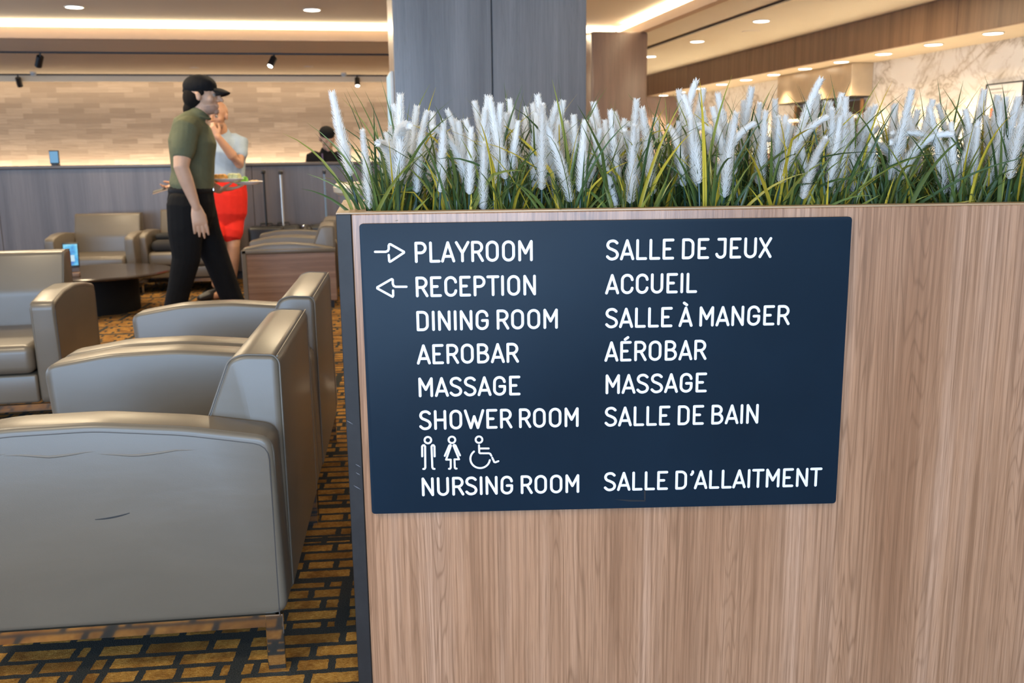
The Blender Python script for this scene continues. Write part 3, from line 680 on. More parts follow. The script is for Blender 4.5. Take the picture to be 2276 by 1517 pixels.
GL = {   # name: (width, left bearing, right bearing, strokes), centreline, height 1
 'O': (.54, .09, .09, [arc(.27, .72, .27, .28, 180, 0) + arc(.27, .28, .27, .28, 0, -180) + [(0, .72)]]),
 'D': (.50, .09, .09, [[(0, 0), (0, 1)] + arc(.24, .73, .26, .27, 90, 0) + arc(.24, .27, .26, .27, 0, -90) + [(0, 0)]]),
 'P': (.49, .09, .05, [[(0, 0), (0, 1)] + bowlP]),
 'R': (.50, .09, .04, [[(0, 0), (0, 1)] + bowlP, [(.27, .47), (.52, 0)]]),
 'B': (.51, .09, .08, [[(0, 0), (0, 1), (.22, 1)] + arc(.22, .765, .24, .235, 90, -90) + [(0, .53)], [(.22, .53)] + arc(.24, .265, .27, .265, 90, -90) + [(0, 0)]]),
 'E': (.46, .09, .06, [[(.46, 1), (0, 1), (0, 0), (.46, 0)], [(0, .51), (.30, .51)]]),
 'L': (.43, .09, .03, [[(0, 1), (0, 0), (.43, 0)]]),
 'I': (.0, .09, .09, [[(0, 0), (0, 1)]]),
 'T': (.54, .01, .01, [[(0, 1), (.54, 1)], [(.27, 1), (.27, 0)]]),
 'A': (.60, .01, .01, [[(0, 0), (.30, 1), (.60, 0)], [(.08, .26), (.52, .26)]]),
 'M': (.62, .09, .09, [[(0, 0), (0, 1), (.31, .37), (.62, 1), (.62, 0)]]),
 'N': (.52, .09, .09, [[(0, 0), (0, 1), (.52, 0), (.52, 1)]]),
 'U': (.52, .09, .09, [[(0, 1), (0, .27)] + arc(.26, .27, .26, .27, 180, 360) + [(.52, 1)]]),
 'W': (.96, .02, .02, [[(0, 1), (.29, 0), (.48, .66), (.67, 0), (.96, 1)]]),
 'Y': (.62, .0, .0, [[(0, 1), (.31, .43), (.62, 1)], [(.31, .43), (.31, 0)]]),
 'X': (.54, .02, .02, [[(0, 0), (.54, 1)], [(0, 1), (.54, 0)]]),
 'H': (.52, .09, .09, [[(0, 0), (0, 1)], [(.52, 0), (.52, 1)], [(0, .5), (.52, .5)]]),
 'C': (.53, .09, .04, [[(.53, .74)] + arc(.265, .72, .265, .28, 5, 180) + arc(.265, .28, .265, .28, 180, 355) + [(.53, .26)]]),
 'G': (.54, .09, .08, [[(.53, .74)] + arc(.265, .72, .265, .28, 5, 180) + arc(.265, .28, .275, .28, 180, 360) + [(.54, .47), (.28, .47)]]),
 'S': (.53, .04, .05, [spline([(.50, .88), (.40, .97), (.26, 1), (.09, .94), (.015, .77), (.09, .61), (.27, .52), (.45, .41), (.525, .24), (.45, .07), (.27, 0), (.12, .03), (.0, .14)])]),
 'J': (.44, .0, .09, [[(.10, 1), (.44, 1), (.44, .24)] + arc(.22, .24, .22, .24, 0, -165)]),
 "'": (.10, .06, .0, [[(.09, 1.0), (.095, .94), (.06, .87), (.02, .82)]]),
 '\u00c0': (.60, .01, .01, [[(0, 0), (.30, 1), (.60, 0)], [(.08, .26), (.52, .26)], [(.20, 1.29), (.34, 1.18)]]),
 '\u00c9': (.46, .09, .06, [[(.46, 1), (0, 1), (0, 0), (.46, 0)], [(0, .51), (.30, .51)], [(.18, 1.17), (.33, 1.28)]]),
}
SWD = .0056
def text_line(txt, u0, u1, v0, v1):
    H = (v1 - v0) - SWD; x = 0; items = []
    for i, ch in enumerate(txt):
        if ch == ' ': x += .26; continue
        wd, lb, rb, st = GL[ch]
        if items: x += lb + .07
        items.append((x, st)); x += wd + rb + .07; last = x - rb - .07
    k = ((u1 - u0) - SWD) / last
    g = G()
    for x0, st in items:
        LAYER[0] = 0
        for s in st: stroke(g, [(u0 + SWD / 2 + (x0 + p[0]) * k, v1 - SWD / 2 - p[1] * H) for p in s], SWD)
    obj('lettering', g, MAT['vinyl'], sg, False)
    LAYER[0] = 0
for a in (('PLAYROOM', 0.1079, 0.3435, 0.0368, 0.0791), ('RECEPTION', 0.1076, 0.3493, 0.1065, 0.1483), ('DINING ROOM', 0.107, 0.3933, 0.1761, 0.2176),
          ('AEROBAR', 0.1051, 0.3128, 0.2451, 0.2868), ('MASSAGE', 0.1068, 0.3158, 0.314, 0.3556), ('SHOWER ROOM', 0.1057, 0.4359, 0.3836, 0.4258),
          ('NURSING ROOM', 0.1067, 0.4374, 0.5287, 0.57), ('SALLE DE JEUX', 0.4905, 0.8255, 0.0383, 0.0803), ('ACCUEIL', 0.4893, 0.6762, 0.1077, 0.149),
          ('SALLE \u00c0 MANGER', 0.4899, 0.8677, 0.1768, 0.2186), ('A\u00c9ROBAR', 0.4888, 0.6985, 0.2458, 0.2883), ('MASSAGE', 0.4916, 0.7017, 0.315, 0.3569),
          ('SALLE DE BAIN', 0.49, 0.8119, 0.384, 0.4266), ("SALLE D'ALLAITMENT", 0.4894, 0.9529, 0.5258, 0.5678)):
    text_line(*a)
def icon(name, strokes, wd, circle=None):
    g = G()
    for s in strokes: stroke(g, s, wd)
    if circle:
        (cx, cy), rr = circle; stroke(g, [(cx + rr * math.cos(a * PI / 16), cy + rr * math.sin(a * PI / 16)) for a in range(33)], wd)
    obj(name, g, MAT['vinyl'], sg, False)
icon('arrow', [[(0.0293, 0.0556), (0.0505, 0.0559), (0.0548, 0.0542), (0.0567, 0.0504), (0.0569, 0.0436), (0.0585, 0.041), (0.0606, 0.0411), (0.0866, 0.0564), (0.0866, 0.0581), (0.0601, 0.0749), (0.0579, 0.0757), (0.0567, 0.074), (0.0563, 0.0624)]], .0046)
icon('arrow', [[(0.0892, 0.1265), (0.0674, 0.1262), (0.0638, 0.1244), (0.0622, 0.12), (0.0623, 0.112), (0.0606, 0.1107), (0.0582, 0.1117), (0.031, 0.1267), (0.0309, 0.1289), (0.0584, 0.145), (0.0609, 0.1461), (0.0621, 0.1439), (0.0622, 0.1337)]], .0046)
icon('man_symbol', [[(0.1097, 0.4822), (0.1102, 0.4607), (0.1121, 0.4584), (0.1147, 0.4584), (0.1164, 0.4608), (0.1154, 0.5069), (0.1138, 0.5096), (0.1111, 0.5098)], [(0.1356, 0.4828), (0.1357, 0.4612), (0.1338, 0.4586), (0.1316, 0.4586), (0.1297, 0.4611), (0.1301, 0.5067), (0.1316, 0.5096), (0.1345, 0.5101)]], .0042, ((.1226, .4473), .0068))
icon('woman_symbol', [[(0.1567, 0.4821), (0.1666, 0.4596), (0.1688, 0.4587), (0.1701, 0.4601), (0.1592, 0.4903), (0.1688, 0.4905), (0.1684, 0.5081), (0.1668, 0.5104), (0.1646, 0.5103)], [(0.1883, 0.4817), (0.1794, 0.4598), (0.1768, 0.4586), (0.1752, 0.4602), (0.1862, 0.4902), (0.1766, 0.49), (0.1769, 0.5083), (0.1784, 0.5102), (0.1806, 0.5102)]], .0040, ((.1724, .4476), .0069))
obj('dark_mark', G().prism([(.512, -.5865), (.578, -.590), (.578, -.5925), (.545, -.592)], FY - .0001, FY + .0002, 'y').prism([(.5745, -.568), (.578, -.568), (.578, -.592), (.5755, -.592)], FY - .0001, FY + .0002, 'y'), MAT['black'], sg, False)  # thin dark wedges on the board near its lower edge
wc = [(.2301 + .0203 * math.cos(math.radians(a)), .4896 + .0203 * math.sin(math.radians(a))) for a in range(-8 + 18, 236, 6)]
icon('wheelchair_symbol', [[(0.2283, 0.4604), (0.2285, 0.4762), (0.2303, 0.4779), (0.2485, 0.4783), (0.2512, 0.4795), (0.2536, 0.4838)], [(0.2291, 0.4674), (0.2482, 0.4678)], [(0.2553, 0.4878), (0.2594, 0.4975), (0.2617, 0.4982), (0.268, 0.4958)], wc], .0040, ((.2285, .4481), .0069))

# ------------------------------------------------------------------ grass in the planter
def grass_mat():
    q = N('grass_blade'); a = q.n('ShaderNodeAttribute'); a.attribute_name = 'tint'
    q.base(a.outputs['Color']); q.set(Roughness=.34); q.b.inputs['Specular IOR Level'].default_value = .5
    t = q.n('ShaderNodeBsdfTranslucent'); q.l(a.outputs['Color'], t.inputs['Color'])
    m = q.n('ShaderNodeMixShader'); m.inputs[0].default_value = .28
    q.l(q.b.outputs[0], m.inputs[1]); q.l(t.outputs[0], m.inputs[2]); q.l(m.outputs[0], q.out.inputs['Surface']); return q.m
def plume_mat():
    q = N('white_plume_bristle'); nz = q.noise(q.coord(), 60, 2); c = q.ramp(nz, (.3, (.92, .91, .88)), (.7, (.97, .96, .94)))
    q.base(c); q.set(Roughness=.6)
    t = q.n('ShaderNodeBsdfTranslucent'); q.l(c, t.inputs['Color'])
    m = q.n('ShaderNodeMixShader'); m.inputs[0].default_value = .5
    q.l(q.b.outputs[0], m.inputs[1]); q.l(t.outputs[0], m.inputs[2]); q.l(m.outputs[0], q.out.inputs['Surface']); return q.m
GM, PM = grass_mat(), plume_mat()
STEM = plain('dark_green_stem', (.012, .04, .028), .4)
def rand_dir(r, tilt):
    a = r.uniform(0, 2 * PI); return Vector((math.cos(a) * math.sin(tilt), math.sin(a) * math.sin(tilt), math.cos(tilt)))
def curve_pts(p, d, L, bend, n, kink=None):
    """points of a stem that starts along d and bends over"""
    pts = [p.copy()]; d = d.normalized(); hz = Vector((d.x, d.y, 0)); hz = hz.normalized() if hz.length > 1e-4 else Vector((1, 0, 0))
    ax = Vector((0, 0, 1)).cross(hz)
    for i in range(n):
        if d.z < -.1: pts.append(pts[-1] + d * (L / n)); continue
        d = Matrix.Rotation(bend / n * (.35 + 1.3 * i / n), 3, ax) @ d
        if kink and i == kink[0]: d = Matrix.Rotation(kink[1], 3, ax) @ d
        pts.append(pts[-1] + d * (L / n))
    return pts
def leaves_mesh(seed, n):
    r = random.Random(seed); vs = []; fs = []; cols = []
    for b in range(n):
        tilt = abs(r.gauss(.16, .20)); z_ = r.random(); L = r.uniform(.10, .18) if z_ < .62 else r.uniform(.18, .27) if z_ < .88 else r.uniform(.28, .36)
        p = Vector((r.gauss(0, .022), r.gauss(0, .022), 0)); d = rand_dir(r, tilt)
        ns = 9; kk = (r.randint(4, 6), r.uniform(.4, .8)) if r.random() < .12 else None
        pts = curve_pts(p, d, L, r.uniform(.05, .6) if L < .2 else r.uniform(.25, 1.25), ns, kk)
        wd = r.uniform(.0022, .0043); u = r.random()
        if u < .16: c = (.56, .43, .045)
        elif u < .34: c = (.24, .26, .05)
        elif u < .70: c = (.115, .16, .04)
        else: c = (.055, .10, .032)
        k = r.uniform(.75, 1.25); c = tuple(x * k for x in c)
        side = (pts[1] - pts[0]).cross(Vector((r.uniform(-1, 1), r.uniform(-1, 1), .2))).normalized()
        o = len(vs)
        for i, q_ in enumerate(pts):
            t = i / ns; ww = wd * (.75 + .5 * min(t * 3, 1)) * max(0.03, 1 - t ** 2.2)
            tan = (pts[min(i + 1, ns)] - pts[max(i - 1, 0)]).normalized(); s = (side - tan * side.dot(tan)).normalized(); nn = tan.cross(s)
            vs += [q_ - s * ww + nn * ww * .35, q_, q_ + s * ww + nn * ww * .35]
        for i in range(ns):
            a = o + 3 * i; fs += [(a, a + 1, a + 4, a + 3), (a + 1, a + 2, a + 5, a + 4)]
        cols += [c] * (3 * (ns + 1))
    me = bpy.data.meshes.new('leaves'); me.from_pydata([tuple(v) for v in vs], [], fs)
    at_ = me.color_attributes.new('tint', 'FLOAT_COLOR', 'POINT')
    at_.data.foreach_set('color', np.array([(*c, 1) for c in cols], dtype=np.float32).ravel())
    for p in me.polygons: p.use_smooth = True
    me.materials.append(GM); me.update(); return me
def plume_mesh(seed):
    """stem (second mesh) and the bristled white spike; returns both"""
    r = random.Random(seed); d = rand_dir(r, r.uniform(.02, .30)); L0 = r.uniform(.095, .15); L1 = r.uniform(.16, .215)
    stem = curve_pts(Vector((0, 0, 0)), d, L0, .08, 4); d1 = (stem[-1] - stem[-2]).normalized()
    droop = r.random() < .22
    ax = curve_pts(stem[-1], d1, L1, r.uniform(.9, 1.7) if droop else r.uniform(-.15, .40), 16)
    V = []; F = []
    def pt(t):
        f = t * 16; i = min(int(f), 15); return ax[i].lerp(ax[i + 1], f - i), (ax[i + 1] - ax[i]).normalized()
    rings = 46
    for k in range(rings):
        t = k / (rings - 1); p, tn = pt(min(t, .999)); e1 = tn.orthogonal().normalized(); e2 = tn.cross(e1)
        prof = .74 + .26 * min(t * 4, 1) if t < .3 else 1 - .45 * ((t - .3) / .7)
        nb = 13
        for j in range(nb):
            a = 2 * PI * (j + .5 * (k % 2)) / nb + r.uniform(-.15, .15); rad = e1 * math.cos(a) + e2 * math.sin(a)
            dv = (rad * .84 + tn * (.55 + .45 * t)).normalized(); ln = .0188 * prof * r.uniform(.8, 1.15); s = tn.cross(rad).normalized() * .0017
            q0 = p + rad * .002; q1 = q0 + dv * ln * .55 ; q2 = q0 + dv * ln + tn * ln * .16; o = len(V)
            V += [q0 - s, q0 + s, q1 + s * .9, q1 - s * .9, q2 + s * .25, q2 - s * .25]; F += [(o, o + 1, o + 2, o + 3), (o + 3, o + 2, o + 4, o + 5)]
    core = G().tube([ax[i] for i in range(0, 17, 2)], [.0042] * 8 + [.002], 6); o = len(V); V += [Vector(v) for v in core.v]; F += [tuple(i + o for i in f) for f in core.f]
    me = bpy.data.meshes.new('plume'); me.from_pydata([tuple(v) for v in V], [], F); me.materials.append(PM); me.update()
    sg_ = G().tube(stem + [ax[1]], .0028, 6); ms = bpy.data.meshes.new('stem'); ms.from_pydata(sg_.v, [], sg_.f); ms.materials.append(STEM); ms.update()
    return me, ms
LV = [leaves_mesh(100 + i, 112) for i in range(7)]
PV = [plume_mesh(200 + i) for i in range(14)]
RP = Matrix.Rotation(PA, 3, 'Z')
gr = random.Random(11)
for row, (yy, nx, dx) in enumerate(((.115, 19, .134), (.255, 18, .142), (.405, 18, .146))):
    for i in range(nx):
        lx = .085 + dx * i + gr.uniform(-.03, .03) + (.06 if row == 1 else .01); ly = yy + gr.uniform(-.03, .03)
        if lx > 2.55: continue
        loc = PO + RP @ Vector((lx, ly, 1.028))
        end = ' at the open end of the box' if False else ''
        c = thing('grass_clump', 'artificial grass clump with white bristly plumes, growing in the oak planter', 'plant', loc, gr.uniform(0, 2 * PI), 'grass clumps in the planter')
        link('leaves', LV[(i * 3 + row) % 7], c)
        for k in range(7 if row == 0 else 5):
            me, ms = PV[gr.randrange(14)]
            s_ = link('stem', ms, c); s_.location = (gr.uniform(-.06, .06), gr.uniform(-.045, .045), 0); s_.rotation_euler = (0, 0, gr.uniform(0, 2 * PI))
            s_.scale = (1, 1, 1)
            k_ = gr.uniform(.76, 1.03); s_.scale = (k_, k_, k_)
            link('plume', me, s_)
# ------------------------------------------------------------------ people
SKIN = {k: plain('skin_' + k, c, .5, noise=.05, nscale=20) for k, c in (('a', (.54, .325, .21)), ('b', (.46, .24, .14)), ('c', (.42, .26, .19)))}
def cloth(name, c, rough=.8):
    q = N(name); f = q.noise(q.coord(), 9, 4, .6, .5); q.base(q.ramp(f, (.3, tuple(x * .9 for x in c)), (.7, tuple(x * 1.08 for x in c)))); q.set(Roughness=rough)
    q.b.inputs['Specular IOR Level'].default_value = .12; q.bump(f, .35, .02); return q.m
HAIR = plain('black_hair', (.009, .007, .006), .9, spec=.15)
def head(g, c, f, u, s=1.0):
    """skull, jaw, brow, nose, lips, chin and ears around a head centre c; f looks forward, u is up"""
    f = f.normalized(); u = (u - f * u.dot(f)).normalized(); r = f.cross(u)
    mt = Matrix((r, f, u)).transposed().to_4x4()
    def P(x, y, z): return c + (r * x + f * y + u * z) * s
    def B(p, rad): g.ball(P(*p), tuple(q * s for q in rad), 16, 12, mt)
    B((0, -.012, .030), (.073, .094, .086))         # skull
    B((0, .030, -.012), (.062, .060, .075))         # face
    B((0, .030, -.062), (.050, .056, .046))         # jaw
    B((0, .074, -.092), (.022, .020, .018))         # chin
    B((0, .078, .020), (.048, .018, .012))          # brow ridge
    g.limb([P(0, .090, .014), P(0, .102, -.010), P(0, .117, -.029)], [.009 * s, .010 * s, .0125 * s], 10)   # nose
    for sx in (-1, 1):
        B((sx * .011, .097, -.032), (.009, .010, .008)); B((sx * .038, .052, -.022), (.024, .026, .026))
        B((sx * .074, -.008, -.008), (.009, .016, .027)); B((sx * .078, -.013, .006), (.007, .011, .013))   # ears
    B((0, .084, -.056), (.024, .012, .007)); B((0, .083, -.067), (.021, .012, .008))                       # lips
    return P, mt, s
EYE = plain('shaded_eye_white', (.26, .23, .20), .6)  # whites toned down, the shade over the eyes is in this colour
def eyes(root, P, s, base, shut=None):
    for sx in (-1, 1):
        e = obj('eye', G().ball(P(sx * .031, .076, .002), .0125 * s, 12, 8), shut or EYE, root, True, base)
        if shut: e.name = 'eyelid'; continue
        obj('iris', G().ball(P(sx * .031, .0845, .002), .0062 * s, 10, 6), plain('dark_iris', (.02, .014, .01), .2), e, True, base)
        obj('eyebrow', G().tube([P(sx * .014, .091, .022), P(sx * .032, .091, .027), P(sx * .050, .078, .022)], [.003 * s, .0045 * s, .002 * s], 6), HAIR, root, True, base)
def hand(g, wr, d, pn, side, curl=.35, L=1.0, thumb=.7, spread=.06, W=1.0):
    """palm, four unequal bent fingers and a thumb; d points to the fingertips, pn out of the palm"""
    d = d.normalized(); pn = (pn - d * pn.dot(d)).normalized(); ac = d.cross(pn) * side   # ac: towards the thumb
    g.limb([wr - d * .01, wr + d * .03 * L, wr + d * .075 * L, wr + d * .088 * L], [(.026 * W, .020), (.037 * W, .017 * W), (.041 * W, .015 * W), (.039 * W, .012 * W)], 14, pn)
    for i, (off, ln) in enumerate(((.031 * W, .070), (.0105 * W, .080), (-.0105 * W, .074), (-.031 * W, .058))):
        ln *= 1 + (W - 1) * .9
        p = wr + d * (.088 - .004 * abs(i - 1)) * L + ac * off; q = (d + ac * off * spread / .03).normalized(); pts = [p - d * .012, p]
        cu = curl * (1 + .12 * i)
        for k, fr in enumerate((.44, .31, .25)):
            q = (q * math.cos(cu) + pn * math.sin(cu)).normalized(); pts.append(pts[-1] + q * ln * fr * L)
            pn_ = pn
        # keep the bend in the plane of the finger
        q0 = (d + ac * off * spread / .03).normalized(); a = 0; pts = [p - q0 * .012, p]
        for fr in (.44, .31, .25):
            a += cu; pts.append(pts[-1] + (q0 * math.cos(a) + pn * math.sin(a)) * ln * fr * L)
        g.limb(pts, [.0095 * W, .0092 * W, .0088 * W, .0080 * W, .0068 * W], 10, pn)
    b = wr + d * .022 * L + ac * .026; q0 = (d * .62 + ac * thumb + pn * .35).normalized(); q1 = (d * .9 + ac * thumb * .35 + pn * .45).normalized()
    g.limb([b - ac * .012, b, b + q0 * .036 * L, b + q0 * .036 * L + q1 * .030 * L, b + q0 * .036 * L + q1 * .052 * L], [.014, .0135, .0115, .0100, .0078], 10, pn)
def shell(name, parts, m, root, base, voxel=.007, smooth=5):
    g = G()
    for fn, a in parts: getattr(g, fn)(*a)
    return obj(name, remesh(g, voxel, smooth), m, root, True, base, 60)
X, Y_, Z = Vector((1, 0, 0)), Vector((0, 1, 0)), Vector((0, 0, 1))

# ---- man in the olive shirt, walking to the right with two plates
D1 = 6.6
hb = at(440, 400, D1); base = Vector((hb.x, D1, 0))
m1 = thing('person', 'man in a black cap and olive shirt walking with plates held before him', 'person', base)
J = dict(neck=at(441, 262, D1), neckt=at(449, 233, D1), head=at(450, 213, D1), chest=at(428, 315, D1), up=at(428, 274, D1), waist=at(429, 385, D1), hip=at(425, 445, D1), crotch=at(427, 490, D1),
         rs=at(412, 288, 6.40), re=at(403, 372, 6.33), rw=at(437, 462, 6.36), ls=at(436, 288, 6.80), le=at(428, 388, 6.88), lw=at(486, 421, 6.92),
         rh=at(412, 462, 6.50), rk=at(414, 575, 6.50), ra=at(386, 705, 6.50), lh=at(440, 462, 6.69), lk=at(481, 575, 6.69), la=at(532, 708, 6.69))
ftoe_r = Vector((J['ra'].x + .13, 6.50, .035)); ftoe_l = Vector((J['la'].x + .17, 6.69, .035))
g = G()
g.limb([J['crotch'], J['hip'], J['waist'], J['chest'], J['up'], J['neck']], [(.15, .11), (.165, .135), (.150, .120), (.180, .138), (.165, .10), (.075, .065)], 20, X)
g.limb([J['neck'] - Z * .04, J['neck'], J['neckt']], [(.066, .068), (.058, .062), (.054, .058)], 14, X)
P1, mt1, s1 = head(g, J['head'], X + Y_ * -.10, Z, 1.06)
g.limb([J['rs'], J['rs'].lerp(J['re'], .4), J['re'], J['re'].lerp(J['rw'], .3), J['rw']], [.068, .064, .048, .046, (.030, .026)], 14, X)
g.limb([J['ls'], J['le'], J['lw']], [.064, .046, .030], 12, Z)
dr = (at(449, 520, 6.36) - J['rw'])
hand(g, J['rw'], dr, Y_ + X * -.25, 1, .15, 1.12, .30, .05, 1.18)
hand(g, J['lw'], X + Z * .05, Z, 1, .12, 1.05, .5, .1)
for h, k, a, t in (('rh', 'rk', 'ra', ftoe_r), ('lh', 'lk', 'la', ftoe_l)):
    g.limb([J[h], J[k], J[a]], [.085, .055, .04], 12, X); g.limb([J[a] - Z * .03 - X * .03, (J[a] + t) / 2 - Z * .01, t], [.034, .038, .028], 12, Z)
obj('body', remesh(g, .0055, 3), SKIN['a'], m1, True, base, 80)
eyes(m1, P1, s1, base)
OLV = cloth('olive_knit_shirt', (.115, .120, .070))
shell('shirt', [('limb', ([at(426, 413, D1), J['waist'], at(428, 350, D1), J['chest'], J['up'], at(440, 258, D1)], [(.166, .142), (.163, .136), (.172, .142), (.195, .153), (.176, .118), (.078, .072)], 22, X)),
                ('limb', ([at(420, 286, 6.46), J['rs'], J['rs'].lerp(J['re'], .35), J['rs'].lerp(J['re'], .56)], [.085, .084, .079, .075], 16, X)),
                ('limb', ([at(434, 286, 6.74), J['ls'], J['ls'].lerp(J['le'], .5)], [.08, .078, .07], 16, X))], OLV, m1, base)
obj('collar', G().tube([J['neck'] + Z * .012 + Vector((.072 * math.cos(a), .066 * math.sin(a), .018 * -math.cos(a))) for a in [2 * PI * i / 20 for i in range(20)]], .010, 8, Z, True), OLV, m1, True, base)
BLK = cloth('black_trousers', (.008, .0075, .0075))
shell('trousers', [('limb', ([at(425, 424, D1), J['hip'], at(425, 480, D1), at(427, 500, D1)], [(.160, .142), (.172, .152), (.172, .150), (.15, .12)], 20, X)),
                   ('limb', ([J['rh'] + Z * .02, at(412, 515, 6.5), J['rk'], at(399, 640, 6.5), J['ra'] + Z * .02], [(.100, .118), (.095, .112), (.080, .092), (.074, .076), (.070, .072)], 16, X)),
                   ('limb', ([J['lh'] + Z * .02, at(455, 515, 6.69), J['lk'], at(506, 640, 6.69), J['la'] + Z * .02], [(.100, .115), (.095, .108), (.080, .090), (.074, .080), (.070, .076)], 16, X))], BLK, m1, base)
BELT = cloth('black_belt_leather', (.010, .009, .009), .6)
bl = obj('belt', G().tube([at(425, 423, D1) + Vector((.143 * math.cos(a), .163 * math.sin(a), 0)) for a in [2 * PI * i / 28 for i in range(28)]], [(.004, .017)] * 28, 8, Z, True), BELT, m1, True, base)
obj('belt_buckle', G().box(-.004, .004, -.02, .02, -.018, .018, .002, 2, Matrix.Translation(at(425, 423, D1) + Vector((.147, -.02, 0)))), MAT['chrome'], bl, True, base)
for a, t in ((J['ra'], ftoe_r), (J['la'], ftoe_l)):
    shell('shoe', [('limb', ([a - Z * .045 - X * .045, (a + t) / 2 - Z * .012 + X * .0, t], [(.042, .045), (.046, .044), (.038, .03)], 14, Z))], MAT['black'], m1, base, .008, 3)
# cap with visor, hair, beard
g = G(); g.ball(P1(0, -.012, .058), (.083 * s1, .104 * s1, .072 * s1), 20, 14, mt1); g.limb([P1(0, -.10, .03), P1(0, -.02, .028), P1(0, .07, .036)], [(.03, .02), (.077, .022), (.058, .018)], 16, Z)
cp = obj('cap', remesh(g, .005, 6), cloth('black_cap_cotton', (.010, .010, .011)), m1, True, base, 70)
g = G(); vs = []
for j in range(9):
    for i in range(13):
        u_ = -1 + i / 6; v_ = j / 8; ed = math.sqrt(max(0, 1 - (u_ * .98) ** 2)); yy = .070 + v_ * (.088 * ed) ; vs.append(P1(u_ * .070, yy + .012, .048 - .030 * v_ * v_ - .022 * u_ * u_))
g.add(vs, [(j * 13 + i, j * 13 + i + 1, (j + 1) * 13 + i + 1, (j + 1) * 13 + i) for j in range(8) for i in range(12)])
vz = obj('visor', g, cp.data.materials[0], cp, True, base); so = vz.modifiers.new('thickness', 'SOLIDIFY'); so.thickness = .006
shell('hair', [('ball', (P1(0, -.052, -.012), (.076 * s1, .068 * s1, .078 * s1), 16, 12, mt1)), ('ball', (P1(0, -.082, -.082), (.055 * s1, .042 * s1, .048 * s1), 16, 12, mt1)),
               ('ball', (P1(.066, .000, .018), (.012, .030, .026), 12, 8, mt1)), ('ball', (P1(-.066, .000, .018), (.012, .030, .026), 12, 8, mt1))], HAIR, m1, base, .006, 2)
shell('beard', [('ball', (P1(0, .032, -.074), (.0515 * s1, .0585 * s1, .040 * s1), 16, 12, mt1)), ('ball', (P1(0, .075, -.094), (.0235 * s1, .0215 * s1, .019 * s1), 12, 8, mt1))],
      plain('dark_stubble', (.36, .225, .16), .7), m1, base, .005, 2)

# two plates of food on his left hand
def plate(c, r, label, foods):
    t = thing('dinner_plate', label, 'plate', c)
    obj('dish', G().lathe([(.0, 0), (r * .55, 0), (r * .62, .004), (r * .95, .018), (r, .022), (r * .985, .024), (r * .6, .009), (.0, .007)], seg=40), MAT['white_china'], t)
    return t
pa = plate(at(507, 404, 6.86), .108, 'white plate with orange and pale food, nearer the olive shirt', None)
pb = plate(at(549, 410, 7.02), .112, 'white plate with green salad, reaching out in front', None)
def food(name, plate_, spots, m, rz=.016):
    g = G()
    for x, y, r in spots: g.ball((x, y, .014 + rz * .4), (r, r * .8, rz))
    o = obj(name, remesh(g, .004, 1), m, None); o.location = plate_.location; return o
fr2 = random.Random(5)
tag(food('fried_food', pa, [(fr2.uniform(-.075, -.02), fr2.uniform(-.05, .05), .022) for _ in range(9)], plain('orange_fritters', (.72, .33, .06), .5, noise=.25, nscale=40), .030), 'orange fried food piled on the nearer white plate', 'food', None)
tag(food('pale_salad', pa, [(fr2.uniform(.01, .07), fr2.uniform(-.05, .05), .022) for _ in range(9)], plain('pale_green_slaw', (.62, .62, .30), .5, noise=.2, nscale=50), .032), 'pale green slaw on the nearer white plate', 'food', None)
tag(food('leaf_salad', pb, [(fr2.uniform(-.06, .0), fr2.uniform(-.05, .05), .02) for _ in range(10)], plain('fresh_green_leaves', (.16, .42, .03), .5, noise=.3, nscale=50), .032), 'fresh green leaves on the plate reaching out', 'food', None)
tag(food('bread_slice', pb, [(.04, .0, .03), (.065, .01, .022)], plain('toast_tan', (.62, .40, .18), .6, noise=.2, nscale=50), .012), 'tan bread slice on the plate reaching out', 'food', None)

# ---- man in the light blue shirt and red shorts, hand at his mouth
D2 = 8.62
b2 = at(498, 440, D2); base2 = Vector((b2.x, D2, 0))
m2 = thing('person', 'bald man in a light blue shirt and red shorts, hand at his mouth', 'person', base2)
K = dict(head=at(484, 257, 8.55), neck=at(493, 299, D2), neckt=at(488, 280, 8.58), up=at(497, 316, D2), chest=at(497, 340, D2), waist=at(499, 390, D2), hip=at(500, 432, D2), crotch=at(500, 462, D2),
         ls=at(533, 317, D2), le=at(531, 364, 8.46), lw=at(484, 304, 8.36), rs=at(461, 318, D2), re=at(440, 374, 8.52), rw=at(396, 410, 8.36),
         lh=at(517, 446, D2), lk=at(519, 548, 8.56), la=at(516, 634, D2), rh=at(482, 446, D2), rk=at(478, 548, 8.50), ra=at(480, 632, 8.50))
g = G()
g.limb([K['crotch'], K['hip'], K['waist'], K['chest'], K['up'], K['neck']], [(.15, .12), (.165, .125), (.16, .135), (.185, .13), (.165, .10), (.07, .065)], 20, Y_)
g.limb([K['neck'] - Z * .03, K['neckt']], [.066, .058], 14, Y_)
P2, mt2, s2 = head(g, K['head'], Vector((-.42, -1, -.12)), Z + X * .05, 1.05)
for sh, el, wr in (('ls', 'le', 'lw'), ('rs', 're', 'rw')):
    g.limb([K[sh], K[sh].lerp(K[el], .45), K[el], K[el].lerp(K[wr], .3), K[wr]], [.062, .058, .047, .044, .029], 14, Y_)
hand(g, K['lw'], at(470, 284, 8.37) - K['lw'], Vector((.15, 1, .1)), -1, .55, 1.0, .6)
hand(g, K['rw'], at(368, 420, 8.30) - K['rw'], Vector((.1, -.4, .9)), 1, .35, 1.0, .6)
for h, k, a in (('lh', 'lk', 'la'), ('rh', 'rk', 'ra')):
    g.limb([K[h], K[h].lerp(K[k], .5), K[k], K[k].lerp(K[a], .3), K[k].lerp(K[a], .8), K[a]], [.082, .075, .054, .056, .038, .036], 14, Y_)
